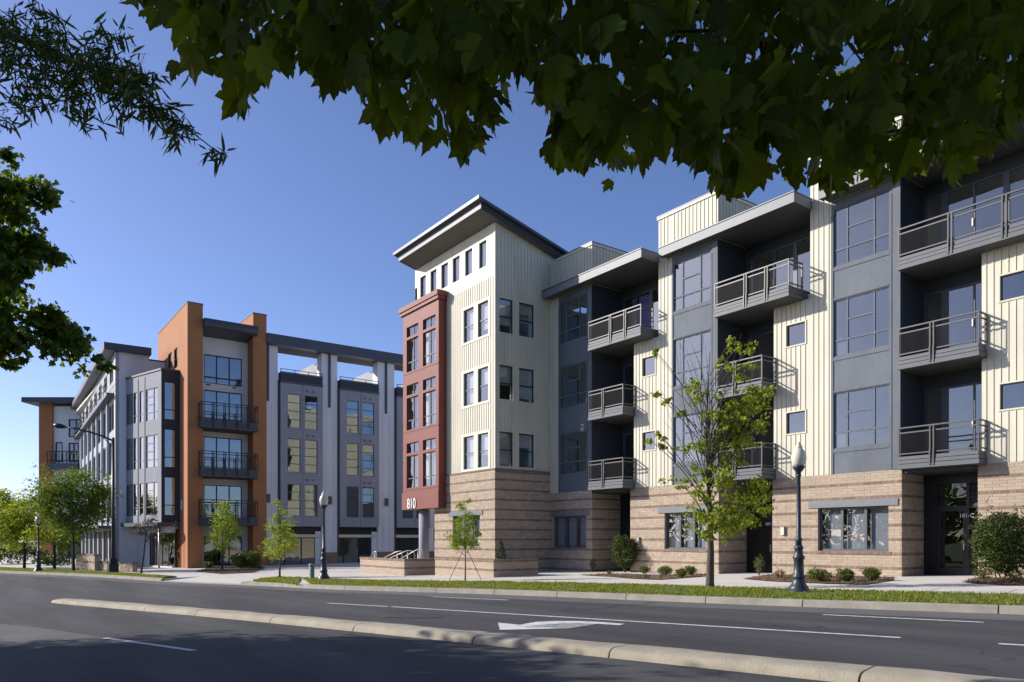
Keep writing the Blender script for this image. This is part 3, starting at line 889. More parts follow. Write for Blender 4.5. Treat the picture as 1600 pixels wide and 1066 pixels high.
def bal(fr, frb, s0, s1lo, s1hi, oute, olow):
    for i, z in enumerate(FZ):
        hi = i == 2
        e = s1hi if hi else s1lo
        o_in = -(frb.o.y - fr.o.y)
        sl = balcony(fr, RB, s0 + .01, e, o_in, oute, z - .40, z, z + .97, (0, .44, .72, 1) if hi and e - s0 < 5 else ((0, .44, 1) if not hi else (0, .17, .33, .5, .66, .83, 1)), rail_in=olow, right_return=(e < xEND - .5))
bal(fA, fbA, xa_g1, xb_lo + .12, xb_hi - .28, .28, -(YB - YA) + .02)
bal(fB, fbB, xb_g1, xc_lo + .12, xc_hi - .28, .28, -(YC - YB) + .02)
bal(fC, fbC, xc_g1, xd_lo + .16, xEND, .25, -(YD - YC) + .02)

cq = XA(984, ybA), XA(993, ybA), XA(995, ybA), XA(1014, ybA)
for a_, b_ in (cq[:2], cq[2:]):
    mb = MB(fbA); mb.box(a_ + .02, b_ - .02, -.16, -.14, FZ[2] + .08, FZ[2] + 2.3); mb.build('curtain', M['purple'], RB)
# ---- flat roofs with metal fascia
def roof(x0, x1, y0, y1):
    mb = MB(); mb.box(x0, x1, y0 + .02, y1, ROOF + .05, ROOF + .36); r = mb.build('roof', M['roofmetal'], RB)
    mb = MB(); mb.box(x0, x1, y0 - .02, y0 + .02, ROOF, ROOF + .36); mb.box(x1, x1 + .03, y0 - .02, y0 + 1.1, ROOF, ROOF + .36); mb.box(x0 - .03, x0, y0 - .02, y0 + .3, ROOF, ROOF + .36)
    mb.build('fascia', M['fascia'], r)
    mb = MB(); mb.box(x0 - .04, x1 + .04, y0 - .05, y0 + .04, ROOF + .362, ROOF + .40); mb.box(x1, x1 + .045, y0 + .04, y0 + 1.1, ROOF + .362, ROOF + .40); mb.build('roof_edge', M['roofmetal'], r)
    n = max(2, int((x1 - x0) / 1.25))
    for i in range(n):
        mb = MB(); a = x0 + .02 + (x1 - x0 - .04) * i / n; mb.box(a + .008, a + (x1 - x0) / n - .008, y0 + .03, y1, ROOF + .02, ROOF + .048); mb.build('soffit_panel', M['soffit'], r)
roof(XA(848.5, 23.4), XA(1001.6, 23.4), 23.4, 29.5)
roof(XA(1030.5, 24.02), XA(1240, 24.02), 24.02, 30)
roof(XA(1281, 24.58), xEND + .4, 24.58, 30)

# ---- brick base
def ground_window(fr, par_z, s0, s1, z0, z1, hs0, hs1, n=3):
    mb = MB(fr); mb.box(hs0, hs1, .0, .045, z1 - .02, z1 + .22); mb.build('lintel', M['fascia'], RB)
    f = [(i / n, (i + 1) / n, 0, 1) for i in range(n)]
    w = glaze(fr, RB, s0, s1, z0, z1 - .021, f, o=-.14, fw=.07, bar=.09, fmat='frame', glass='glass')
    for i in range(n):                          # grey sheets added behind each light stand in for lit rooms
        a = s0 + (s1 - s0) * i / n + .07; b = s0 + (s1 - s0) * (i + (.93, .9, .95)[i % 3]) / n - .02
        mb = MB(fr); mb.box(a, b, -.34, -.32, z0 + .06, z1 - .08); mb.build('pane_backing', M['mid'], w)
    mb = MB(fr); k = s0 - .08
    while k < s1 + .02:                         # soldier-course sill
        mb.box(k + .005, min(k + .095, s1 + .08), -.13, .035, z0 - .115, z0 - .004); k += .10
    mb.build('sill', M['brick_dark'], RB)
zg0, zg1 = .84, 2.42
gwA = (XA(863.5, YA), XA(916, YA), zg0, zg1); gwB = (XA(1038.5, YB), XA(1104, YB), zg0, zg1); gwC = (XA(1278, YC), XA(1388.5, YC), zg0, zg1)
ZB0 = -.7
for fr, s0, s1, gw in ((fA, XT + .01, xa_br1, gwA), (fB, xb_br0, xb_br1, gwB), (fC, xc_br0, xc_br1, gwC), (fD, xd_br0, xEND, None)):
    holes = [gw] if gw else []
    wallpart(fr, s0, s1, ZB0, BT - .002, holes, 'mortar', 'brick_wall', -.3)
    zmin = G(s0, fr.o.y) - .15
    hb = [(gw[0] - .0, gw[1], gw[2] - .11, gw[3] + .2)] if gw else []
    brickwork(RB, fr, s0, s1, zmin, BT - .004, [(gw[0] - .0, gw[1] + .0, gw[2], gw[3])] if gw else [])
ground_window(fA, 0, *gwA, XA(861.5, YA), XA(921.5, YA)); ground_window(fB, 0, *gwB, XA(1029, YB), XA(1113, YB)); ground_window(fC, 0, *gwC, XA(1264, YC), XA(1404, YC))
for s, fr, yb, nxt in ((xa_br1, fA, ybA, xb_br0), (xb_br1, fB, ybB, xc_br0), (xc_br1, fC, ybC, xd_br0)):
    d = yb - fr.o.y
    ff = Frame(s, fr.o.y, 0, 1)
    mb = MB(ff); mb.wall(.005, d, ZB0, BT - .01, [], .003, -.3); mb.build('brick_wall', M['mortar'], RB)
    brickwork(RB, ff, .0, d - .05, G(s, fr.o.y) - .15, BT - .15, o=.003)
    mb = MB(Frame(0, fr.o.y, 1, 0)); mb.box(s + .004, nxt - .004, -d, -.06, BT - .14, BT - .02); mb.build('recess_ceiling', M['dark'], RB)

# ---- shop-front doors in the recesses
def entrance(fb, s0, s1, txt, tpx, yb, twd=None):
    z0 = G((s0 + s1) / 2, yb) - .02; zt = BT - .42; zd = z0 + 2.25
    mb = MB(fb); mb.box(s0 - .4, s1 + .6, -.1, .03, zt, BT - .14); mb.box(s0 - .4, s0 + .002, -.1, .0, z0 - .1, zt); mb.build('door_header', M['black'], RB)
    W = s1 - s0
    m = s0 + W * .52
    w = glaze(fb, RB, s0 + .12, s1 + .25, z0, zt, [], o=-.02, fmat='black', name='entrance')
    bpy.data.objects.remove(w)
    holes = [(s0 + .16, m - .05, zd + .07, zt - .06), (m + .05, s1 + .2, zd + .07, zt - .06), (s0 + .16, m - .05, z0 + .0, zd), (m + .05, s1 + .2, z0 + .12, zd)]
    mb = MB(fb); mb.wall(s0, s1 + .3, z0 - .05, zt, holes, 0, -.08); w = mb.build('entrance', M['black'], RB)
    dh = [(s0 + .26, m - .15, z0 + .24, zd - .1)]
    mb = MB(fb); mb.wall(s0 + .165, m - .055, z0 + .01, zd - .005, dh, -.01, -.06); d = mb.build('door', M['black'], RB)
    for h in dh:
        g = MB(fb); g.face([fb.p(h[0], -.035, h[2]), fb.p(h[1], -.035, h[2]), fb.p(h[1], -.035, h[3]), fb.p(h[0], -.035, h[3])]); g.build('pane', M['glass_d'], d)
    mb = MB(fb); mb.box(m - .12, m - .09, .0, .06, z0 + .85, z0 + 1.15); mb.build('handle', M['steel'], d)
    h = holes[3]
    g = MB(fb); g.face([fb.p(h[0], -.04, h[2]), fb.p(h[1], -.04, h[2]), fb.p(h[1], -.04, h[3]), fb.p(h[0], -.04, h[3])]); g.build('pane', M['glass_d'], w)
    h = holes[0]
    g = MB(fb); g.face([fb.p(h[0], -.04, h[2]), fb.p(h[1], -.04, h[2]), fb.p(h[1], -.04, h[3]), fb.p(h[0], -.04, h[3])]); g.build('pane', M['glass_d'], w)
    h = holes[1]; n = 6
    for i in range(n):
        za = h[2] + (h[3] - h[2]) * i / n; zb = h[2] + (h[3] - h[2]) * (i + 1) / n
        lv = MB(fb); lv.faces([fb.p(h[0], -.005, za), fb.p(h[1], -.005, za), fb.p(h[1], -.075, zb - .01), fb.p(h[0], -.075, zb - .01), fb.p(h[0], -.02, za - .012), fb.p(h[1], -.02, za - .012), fb.p(h[1], -.085, zb - .022), fb.p(h[0], -.085, zb - .022)],
                              [(0, 1, 2, 3), (4, 7, 6, 5), (0, 4, 5, 1), (2, 6, 7, 3)]); lv.build('louver', M['rail'], w)
    if txt:
        text_mesh(txt, .125, .02, 'sign', RB, fb, tpx, -.012, zd - .32, name='unit_number', width=twd)
    return z0
entrance(fbA, xa_br1 + .35, xb_br0 + .2, None, 0, ybA)
entrance(fbB, xb_br1 + .25, xc_br0 + .2, '101-', XA(1196.5, ybB), ybB, .29)
entrance(fbC, xc_br1 + .3, xd_br0 + .25, '101-C', XA(1500.5, ybC), ybC, XA(1521.5, ybC) - XA(1500.5, ybC))
wall_lamp(fB, RB, XA(998.5, YB), 1.05); wall_lamp(fC, RB, XA(1224.5, YC), 1.42)

# ---- tower
fT = Frame(0, YT, 1, 0); fR = Frame(XT + .006, YT + .004, 0, 1)      # street face, and the east face (s runs back)
XL = XA(648.5, YT); XBL = XA(680.5, YT)
SL = (15.96 - 17.38) / (24.8 - 19.3)
def roof_z(Y): return 17.38 + SL * (Y - 19.3)          # top of the roof sheet
TB = 4.64
twin = [(4.84 + 3.26 * k, 6.52 + 3.26 * k) for k in range(3)]
wx = [(XA(724.9, YT), XA(740.9, YT)), (XA(747.2, YT), XA(763.4, YT))]
holes = [(a, b, z0, z1) for a, b in wx for z0, z1 in twin]
xr0, xr1 = XA(629.8, 20.1), XA(685.3, 20.1)            # red bay
wallpart(fT, XL, XT, TB, 14.08, holes, 'cream')
wide = [(wx[0][0] - .16, wx[1][1] + .16, z0 - .12, z1 + .14) for z0, z1 in twin]
battens(fT, RB, xr1 + .01, XT - .12, TB, 14.08, [(a + .07, b - .07, c + .06, d - .06) for a, b, c, d in wide])
for i, (z0, z1) in enumerate(twin):
    a, b, c, d = wide[i]
    mb = MB(fT); mb.wall(a, b, c, d, [(p, q, z0, z1) for p, q in wx], .03, .001); mb.build('window_trim', M['cream_trim'], RB)
    for j, (p, q) in enumerate(wx): glaze(fT, RB, p, q, z0, z1, SASH, fw=.04, bar=.045, fmat='frame', pane_backing=(1, .62, .93, .5, .97, .8)[i * 2 + j])
mb = MB(fT); mb.box(XT - .11, XT + .022, .001, .026, TB, 16.6); mb.build('corner_board', M['cream_trim'], RB)
# clerestory with smooth panels
cl = [(656.7, 665.3), (672.8, 682), (689.7, 699.8), (707.5, 718.2), (727, 737.9), (748.8, 760)]
zt = roof_z(YT) - .36
ed = [XL] + [XA(a, YT) - .03 for a, b in cl[1:]] + [XT - .11]
hol = [(XA(a, YT), XA(b, YT), 14.78, 16.06) for a, b in cl]
mb = MB(fT); mb.wall(XL, XT, 14.08, zt, hol, -.03, -.25); mb.build('wall_panel', M['mid'], RB)
for i in range(6):
    h = hol[i]
    mb = MB(fT); mb.wall(ed[i] + .012, ed[i + 1] - .012, 14.09, zt, [h], 0, -.03); mb.build('cladding_panel', M['cream_trim'], RB)
    glaze(fT, RB, *h, [(0, 1, 0, 1)], fw=.03, o=-.09, pane_backing=1)
# east face
Lr = YA - YT
ew = [(YA_(776.8, XT) - YT, YA_(801, XT) - YT), (YA_(810.3, XT) - YT, YA_(834, XT) - YT)]
ehol = [(a, b, z0, z1) for a, b in ew for z0, z1 in twin]
Lb = YA_(860, XT) - YT
mb = MB(fR); mb.wall(.0, Lr + .3, TB, 15.2, ehol, 0, -.25)
mb.prism([(.0, 15.2), (Lr + 2.5, 15.2), (Lr + 2.5, roof_z(YT + Lr + 2.5) - .34), (.0, zt)], -.25, 0)
mb.build('wall_panel', M['cream'], RB)
battens(fR, RB, .02, Lr + .0, TB, 15, ehol, ztop=lambda s: roof_z(YT + s) - .38)
for h in ehol:
    trim_round(fR, RB, h, .06); glaze(fR, RB, *h, SASH, fw=.035, bar=.045, fmat='black', pane_backing=(.96, .55, .75, .4, .9, .3)[ehol.index(h)])
# brick base of the tower, slightly proud, with corbelled cap
wx_b = (XA(709, YT), XA(751.5, YT), .86, 2.50)
fTb = Frame(0, YT - .05, 1, 0); fRb = Frame(XT + .05, YT - .05, 0, 1)
mb = MB(fTb); mb.wall(XBL, XT + .05, -1.2, 2.93, [wx_b], 0, -.3); mb.wall(xr1 + .02, XT + .05, 2.93, TB, [], 0, -.3); mb.build('brick_wall', M['mortar'], RB)
brickwork(RB, fTb, XBL, XT + .05, -.9, 2.92, [wx_b]); brickwork(RB, fTb, xr1 + .03, XT + .05, 2.93, TB)
mb = MB(fRb); mb.wall(.005, Lb + .05, -1.2, TB, [], .002, -.3); mb.build('brick_wall', M['mortar'], RB); brickwork(RB, fRb, .0, Lb + .05, -.9, TB, o=.002, top_dark=True)
mb = MB(); mb.box(xr1 + .02, XT + .075, YT - .078, YT + .0, TB, TB + .06); mb.box(XT, XT + .075, YT, YT + Lb, TB, TB + .06); mb.build('brick_cap', M['brick_dark'], RB)
ground_window(fTb, 0, *wx_b, XA(703, YT), XA(756, YT))
ffw = Frame(XBL, YT - .05, 0, 1)
mb = MB(); mb.box(XBL - .0, XBL + .3, YT + .25, YT + 24, -1.2, 2.93); mb.build('brick_wall', M['mortar'], RB)
# red bay
fY = Frame(0, 20.1, 1, 0)
cols = [(XA(635.3, 20.1), XA(653.6, 20.1)), (XA(660.7, 20.1), XA(680.6, 20.1))]
rows = [(4.15 + 3.3 * k, 5.98 + 3.3 * k, 6.13 + 3.3 * k, 6.70 + 3.3 * k) for k in range(3)]
rh = []
for a, b in cols:
    for m0, m1, t0, t1 in rows: rh += [(a, b, m0, m1), (a, b, t0, t1)]
mb = MB(fY); mb.wall(xr0, xr1, 2.95, 14.1, rh, 0, -.2); mb.box(xr1 - .2, xr1, -.6, -.2, 2.95, 14.1); mb.box(xr0, xr0 + .2, -.6, -.2, 2.95, 14.1); mb.box(xr0 + .2, xr1 - .2, -.6, -.2, 2.95, 3.1)
mb.build('red_bay', M['red'], RB)
mb = MB(fY); mb.box(xr0 - .06, xr1 + .05, -.45, .05, 2.94, 3.88); mb.build('sign_band', M['red'], RB)
for m0, m1, t0, t1 in rows:                             # thin drip edges between the floors
    mb = MB(fY); mb.box(xr0 + .02, xr1 - .02, .0, .02, m0 - .12, m0 - .07); mb.build('drip_edge', M['red_dark'], RB)
    for a, b in cols:
        glaze(fY, RB, a, b, m0, m1, [(0, .5, .3, 1), (.5, 1, .3, 1), (0, .5, 0, .3), (.5, 1, 0, .3)], fw=.03, bar=.05, fmat='frame', o=-.1)
        glaze(fY, RB, a, b, t0, t1, grid(2, 1), fw=.03, bar=.05, fmat='frame', o=-.1)
mb = MB(fY); mb.box(xr0 - .22, xr1 + .08, -.45, .10, 14.05, 14.24); mb.box(xr0 - .26, xr1 + .13, -.45, .16, 14.24, 14.50); mb.build('cornice', M['red'], RB)
text_mesh('810', .56, .05, 'sign', RB, fY, XA(637.2, 20.04), .055, 2.99, width=XA(650.3, 20.04) - XA(637.2, 20.04), name='house_number')
mb = MB(); pc = Vector((XA(662.5, 20.7), 20.7, 0)); mb.lathe(pc, [(.29, -1.2), (.29, 2.95)], 20); mb.build('column', M['mid'], RB)
fl_ = MB(fTb); sx = XA(688, YT); 
wl = MB(Frame(XBL - .0, YT + .2, 0, -1)); 
mb = MB(); mb.box(XBL - .22, XBL, YT + .05, YT + .2, 1.3, 1.75); mb.box(XBL - .36, XBL - .22, YT + .0, YT + .25, 1.1, 1.9); mb.build('wall_lamp', M['rail'], RB)
# mono-pitch roof of the tower
X0r, X1r = XL - .12, XT + .55
def slopebox(mb, x0, x1, y0, y1, ta, tb):
    v = [Vector((x, y, roof_z(y) + t)) for t in (ta, tb) for y in (y0, y1) for x in (x0, x1)]
    mb.faces(v, [(0, 2, 3, 1), (4, 5, 7, 6), (0, 1, 5, 4), (2, 6, 7, 3), (0, 4, 6, 2), (1, 3, 7, 5)])
mb = MB(); slopebox(mb, X0r, X1r, 19.3, 27.5, -.13, 0); tr = mb.build('roof', M['roofmetal'], RB)
mb = MB(); slopebox(mb, X0r - .02, X1r + .02, 19.26, 19.3, -.14, .02); mb.build('roof_edge', M['roofmetal'], tr)
mb = MB(); slopebox(mb, X0r + .22, X1r - .18, 19.5, 19.56, -.42, -.135); mb.build('fascia', M['fascia'], tr)
mb = MB(); slopebox(mb, X1r - .22, X1r - .18, 19.56, 27.4, -.42, -.135); mb.build('fascia', M['dark'], tr)
mb = MB(); slopebox(mb, X0r + .22, X0r + .26, 19.56, 27.4, -.42, -.135); mb.build('fascia', M['dark'], tr)
mb = MB(); slopebox(mb, X0r + .26, X1r - .22, 19.56, 27.4, -.40, -.36); mb.build('soffit', M['tan_soffit'], tr)
# courtyard (west) side, which the other building's windows mirror
fW = Frame(XL - .006, 60, 0, -1)
wz = [(z0, z1) for z0, z1 in twin]
whol = [(60 - y - .9, 60 - y + .9, z0, z1) for y in (23.5, 28, 32.5, 37, 41.5, 46) for z0, z1 in wz]
mb = MB(fW); mb.wall(.0, 60 - YT, 2.95, 13.6, whol, 0, -.25); mb.build('wall_panel', M['cream'], RB)
battens(fW, RB, .0, 60 - YT - .1, 2.95, 13.6, whol)
mb = MB(); mb.box(XL, XL + .25, YT, YT + 5, 13.6, 15.6); mb.box(XL + .25, XBL, YT + .25, 60, 2.95, 3.1); mb.build('wall_panel', M['cream_trim'], RB)
for i, h in enumerate(whol): glaze(fW, RB, *h, grid(2, 1), fw=.05, fmat='frame')
# body behind the facades: floors, back walls, partitions
mb = MB()
for z in [-.05 - .4] + [f_ - .12 for f_ in FZ]:
    mb.box(XT + .3, xa_g1 - .25, YA + .3, 31.5, z - .25, z); mb.box(xa_g1 - .25, xEND, ybC + .25, 31.5, z - .25, z)
    mb.box(XL + .3, XT - .3, YT + .3, 31.4, z - .25, z) if z > 2 else None
    mb.box(xb_lo + .25, xb_g1 - .25, YB + .3, ybC + .2, z - .25, z); mb.box(xc_lo + .25, xc_g1 - .25, YC + .3, ybC + .2, z - .25, z)
mb.build('floor_slab', M['interior'], RB)
mb = MB(); mb.box(XL + .3, xEND, 31.5, 31.7, -.6, 14); 
for x in (-33.5, XT - .28, xa_g1 - .22, xb_g0 - 1.2, xb_g1 - .22, xc_g0 - 1.6, xc_g1 - .22):
    mb.box(x, x + .12, ybC + .3 if x > XT else YT + 2.2, 31.45, -.5, 13.3)
mb.build('interior_wall', M['interior'], RB)
mb = MB(); mb.box(XL + .3, xEND, 26.7, 31.7, 13.3, 13.4); mb.box(XL + .3, XT - .3, YT + .3, 26.6, 13.75, 13.9); mb.build('ceiling', M['interior'], RB)
mb = MB(); mb.box(xEND, xEND + .25, YD - .3, 31.7, -.6, 14); mb.build('wall_panel', M['cream'], RB)
flush_bricks(RB, 300)
# ================================================================ LEFT-HAND APARTMENT BLOCK
LB = thing('apartment_block', 'grey and pale stucco apartment block with orange piers, glazed bay and roof terraces', 'apartment building', (-57, 16, -.7))
def lp(fr, s0, s1, z0, z1, holes, m, name='wall_panel', o0=0, o1=-.25):
    mb = MB(fr); mb.wall(s0, s1, z0, z1, holes, o0, o1); return mb.build(name, M[m], LB)
def zc(px, py, X):
    k = ray(px, HY); return EYE + (HY - py) / F * X / k.x
def s_at(px, fr):
    k = ray(px, HY); d = Vector((k.x, k.y)); u = fr.u.xy; o = fr.o.xy
    det = u.x * -d.y + d.x * u.y
    return (-o.x * -d.y - d.x * -o.y * 1.0 - 0) / det if False else ((-o.x) * (-d.y) - (-d.x) * (-o.y)) / det
def z_at(px, py, fr):
    p = fr.p(s_at(px, fr), 0, 0); return EYE + (HY - py) / F * (p.x * VX + p.y * VY)

XO = -53.3
fO = Frame(XO, 0, 0, 1)
y0 = YA_(293, XO); y1 = YA_(317, XO); y2 = YA_(395.6, XO); y3 = YA_(416.5, XO)
ZT = 17.17; ZF = -1.1
# orange corner pier and street-side flank
fOL = Frame(0, y0, 1, 0)
oh = [(XA(262.7, y0), XA(268.3, y0), 12.6, 13.9), (XA(272, y0), XA(277.3, y0), 12.6, 14.2)]
oh = [(XA(262.7, y0), XA(268.3, y0), EYE + 266 / F * 54.5, EYE + 291 / F * 54.5), (XA(272, y0), XA(277.3, y0), EYE + 270 / F * 52.5, EYE + 301 / F * 52.5)]
lp(fOL, XA(247, y0), XO, ZF, ZT, oh, 'orange')
for h in oh: glaze(fOL, LB, *h, SASH, fw=.06, fmat='black', glass='glass_l', o=-.08)
bx = MB(); bx.box(XO - 1.4, XO, y0 + .25, y1, ZF, ZT); bx.build('pier', M['orange'], LB)
bx = MB(); bx.box(XO - 1.35, XO, y2, y3, ZF, ZT + .03); bx.box(XO - 6, XO - 1.35, y2, y2 + .25, 15.0, ZT + .03); bx.build('pier', M['orange'], LB)
bx = MB(); bx.box(XA(247, y0), XO + .03, y0 - .03, y0 + .28, ZT, ZT + .06); bx.box(XO - 1.43, XO + .03, y0 + .28, y1 + .03, ZT, ZT + .06); bx.box(XO - 6, XO + .03, y2 - .03, y3 + .03, ZT + .03, ZT + .09); bx.build('coping', M['frame'], LB)
# recess between the piers
XB = XO - 1.3
fB2 = Frame(XB, 0, 0, 1)
ws0, ws1 = YA_(318.5, XB), YA_(378, XB)
zz = lambda y: zc(348, y, XB)
lev = [(zz(601.5), zz(557)), (zz(657), zz(612)), (zz(733), zz(684)), (zz(817), zz(758.5)), (-.6, zz(838))]
bh = [(ws0, ws1, a, b) for a, b in lev]
lp(fB2, y1, y2, ZF, 15.6, bh, 'white')
for i, h in enumerate(bh):
    pn = [(j / 3, (j + 1) / 3, 0, .22) for j in range(3)] + [(j / 3, (j + 1) / 3, .22, 1) for j in range(3)] if i == 0 else [(j / 3, (j + 1) / 3, 0, 1) for j in range(3)]
    glaze(fB2, LB, *h, pn, skew=.045, fw=.06, bar=.08, fmat='black', glass='glass_l', name='window' if i != 4 else 'shopfront')
for py in (604, ):                                   # pair of oval vents
    for px in (325, 366):
        k = fB2.p(YA_(px, XB), .02, zz(py)); mb = MB(fB2); s = YA_(px, XB)
        mb.box(s - .14, s + .14, .0, .05, zz(py) - .05, zz(py) + .05); mb.build('vent', M['frame'], LB)
cs0, cs1 = y1 - .02, YA_(404, XO + .5)
mb = MB(fO)
zt0, zb0 = 16.2, 15.6
mb.faces([fO.p(s, o, z) for s in (cs0 + .03, cs1) for o, z in ((.42, zb0 + .08), (.5, zb0 + .3), (.42, zt0), (-1.3, zt0 + .05), (-1.3, zb0 - .25), (.3, zb0))],
         [(0, 1, 7, 6), (1, 2, 8, 7), (2, 3, 9, 8), (3, 4, 10, 9), (4, 5, 11, 10), (5, 0, 6, 11), (5, 4, 3, 2, 1, 0), (6, 7, 8, 9, 10, 11)])
mb.build('canopy', M['roofmetal'], LB)
for zb, zr in ((8.78, 10.52), (5.50, 7.22), (2.22, 3.95)):
    balcony(fO, LB, YA_(314.5, XO + .7), YA_(403.5, XO + .7), -1.3, .72, zb, zb + .55, zr, (0, .2, .4, .62, .82, 1), left_return=True, right_return=True, m_slab='roofmetal', m_rail='black', rail_in=.0)
# courtyard bays: pale pilasters, grey panels, roof beam over open terraces
XP = -53.72
fP = Frame(XP, 0, 0, 1)
pil = [(y3 + .01, YA_(434, XP)), (YA_(502.5, XP), YA_(527, XP)), (YA_(590, XP), YA_(616, XP))]
st = pil[2][0] - pil[1][0]; wd = pil[2][1] - pil[2][0]
pil += [(pil[2][0] + st * k, pil[2][0] + st * k + wd) for k in (1, 2, 3)]
for i, (a, b) in enumerate(pil):
    mb = MB(fP); mb.box(a, b, -.9, 0, .28, 15.22); mb.build('pilaster', M['pale'], LB)
    mb = MB(fP); mb.box(a - .01, b + .01, -.9, .03, ZF, .28); mb.build('plinth', M['brick_dark'], LB)
    c = (a + b) / 2 - (.25 if i == 0 else 0)
    mb = MB(fP); mb.box(c - .10, c + .06, .0, .12, 11.2, 15.25); mb.build('bracket', M['roofmetal'], LB)
    for q in (-.28, .28):
        mb = MB(fP); mb.box(c + q - .006, c + q + .006, .001, .012, .3, 11.2); mb.build('reveal_joint', M['mid'], LB)
    mb = MB(fP); mb.box(c - .12, c + .12, .0, .2, 3.9, 4.5); mb.build('wall_lamp', M['frame'], LB)
wz2 = [(2.94, 5.30), (6.15, 8.60), (9.37, 11.85)]
for (a0, a1), (b0, b1) in zip(pil, pil[1:]):
    s0, s1 = a1 + .12, b0 - .02
    W = s1 - s0
    hs = []
    for f0, f1 in ((.155, .465), (.565, .87)):
        for z0, z1 in wz2: hs.append((s0 + W * f0, s0 + W * f1, z0, z1))
    lp(fP, s0, s1, 2.2, 12.6, hs, 'mid', o0=.30, o1=-.1)
    mb = MB(fP); mb.box(s0 - .02, s1 + .02, -.3, .36, 12.6, 12.74); mb.build('ledge', M['roofmetal'], LB)
    for q in (s0 + W * .515,):
        mb = MB(fP); mb.box(q - .012, q + .012, .301, .312, 2.25, 12.58); mb.build('reveal_joint', M['frame'], LB)
    mb = MB(fP); mb.box(s0 - .10, s0 - .03, -.1, .1, .3, 12.8); mb.build('gap_shade_strip', M['roofmetal'], LB)  # dark strip that paints the shaded gap between pilaster and panel
    for h in hs: glaze(fP, LB, *h, grid(1, 4), fw=.04, bar=.045, fmat='frame', glass='glass_l', o=.22)
    for z1 in (12.15, 8.88, 5.62):
        for f0 in (.62, .76):
            mb = MB(fP); s = s0 + W * f0; mb.box(s - .07, s + .07, .30, .36, z1 - .05, z1 + .05); mb.build('vent', M['frame'], LB)
    # terrace front and rail
    mb = MB(fP); mb.box(s0, s1, -.28, .28, 12.74, 13.36); mb.build('terrace_front', M['dark'], LB)
    rl = MB(fP)
    for z in (13.36, 13.56): rl.box(s0 - .02, s1, .22, .26, z + .02, z + .06)
    for q in (0, .33, .66, 1): rl.box(s0 + (W - .04) * q, s0 + (W - .04) * q + .04, .22, .26, 12.75, 13.6)
    rl.build('rail', M['black'], LB)
    # ground floor
    lo = MB(fP); lo.box(a1, b0, -.3, -.2, 1.85, 2.2); lo.build('transom_panel', M['black'], LB)
    lo = MB(fP); lo.box(a1, b0, -.28, -.02, 1.40, 1.62); lo.build('lintel', M['cream_trim'], LB)
    lo = MB(fP); lo.box(a1, b0, -.3, -.2, 1.62, 1.85); lo.build('transom_panel', M['black'], LB)
    glaze(fP, LB, a1, b0, -.9, 1.40, [(0, .18, 0, 1), (.18, .55, 0, 1), (.55, .92, 0, 1)] if True else [], fw=.06, bar=.08, fmat='black', glass='glass_l', o=-.2, name='shopfront')
    mb = MB(fP); mb.box(b0 - .45, b0, -.2, -.1, -.9, 1.85); mb.build('wall_panel', M['pale'], LB)
mb = MB(fP); mb.box(y3, pil[-1][1] + 2, -.1, .55, 15.22, 15.95); mb.build('roof_beam', M['roofmetal'], LB)
mb = MB(fP); mb.box(y3 + .02, pil[-1][1] + 2, -2.0, -.1, 15.25, 15.85); mb.build('roof', M['soffit'], LB)
for a, b in pil[1:]:
    fF = Frame(0, (a + b) / 2 - .12, 1, 0)
    mb = MB(fF); mb.prism([(XP - 6.5, 12.6), (XP - .9, 12.6), (XP - .9, 14.2), (XP - 3.0, 15.05), (XP - 6.0, 15.0), (XP - 6.5, 14.6)], -.24, 0); mb.build('party_wall', M['party'], LB)
mb = MB(); mb.box(-66, XP - .31, y3, pil[-1][1] + 2, 12.4, 12.6); mb.build('terrace_floor', M['mid'], LB)
# pale wing with its gable end
XE = -60.5
fE = Frame(XE, 0, 0, 1)
ye0 = YA_(180, XE); yr = YA_(233, XE)
ztop = zc(180, 549, XE)
lp(fE, ye0, yr, ZF, ztop, [], 'pale'); lp(fE, yr, y0 + .2, ZF, zc(235, 563.5, XE), [], 'pale')
mb = MB(fE); mb.box(yr, y0 + .3, -.3, .04, zc(235, 563.5, XE), zc(235, 561.5, XE)); mb.build('coping', M['roofmetal'], LB)
fS = Frame(-91.3, ye0 + .8, 30.8, -.8)
SLn = math.hypot(30.8, .8)
sh = []
nb = 8; bw = (SLn - .6) / nb
for i in range(nb):
    s = .2 + i * bw
    for z0, z1 in ((2.9, 5.3), (6.1, 8.55)): sh.append((s + .45, s + bw - .35, z0, z1))
    sh.append((s + .45, s + bw - .35, 9.3, 11.4)); sh.append((s + .9, s + bw - .8, 12.9, 14.1)); sh.append((s + .35, s + bw - .25, -.9, 2.0))
lp(fS, 0, SLn, ZF, ztop, sh, 'party')
for h in sh:
    pn = grid(3, 1) if h[3] - h[2] > 2.2 else grid(2, 1)
    glaze(fS, LB, *h, pn, fw=.07, bar=.09, fmat='fascia', glass='glass_l', o=-.05)
for i in range(nb):
    mb = MB(fS); mb.box(.2 + i * bw + .05, .2 + i * bw + .33, .002, .16, 2.3, 11.7); mb.build('pilaster', M['pale'], LB)
mb = MB(fS); mb.box(0, SLn - .5, .0, .5, 11.7, 11.9); mb.build('ledge', M['frame'], LB)
mb = MB(fS)
for z in (12.3, 12.75): mb.box(0, SLn - .5, .44, .48, z, z + .05)
for i in range(20): mb.box(i * 1.55, i * 1.55 + .05, .44, .48, 11.9, 12.8)
mb.build('rail', M['black'], LB)
mb = MB(fS); mb.box(0, SLn - .4, .0, 1.1, 2.05, 2.25); mb.build('awning', M['frame'], LB)
zr1 = zc(165, 536, XE); zr0 = zc(178, 549, XE)
mb = MB(fS); mb.box(-1.5, SLn + .35, -yr + ye0 - .1, .75, zr0 + .02, zr1); mb.build('roof', M['roofmetal'], LB)
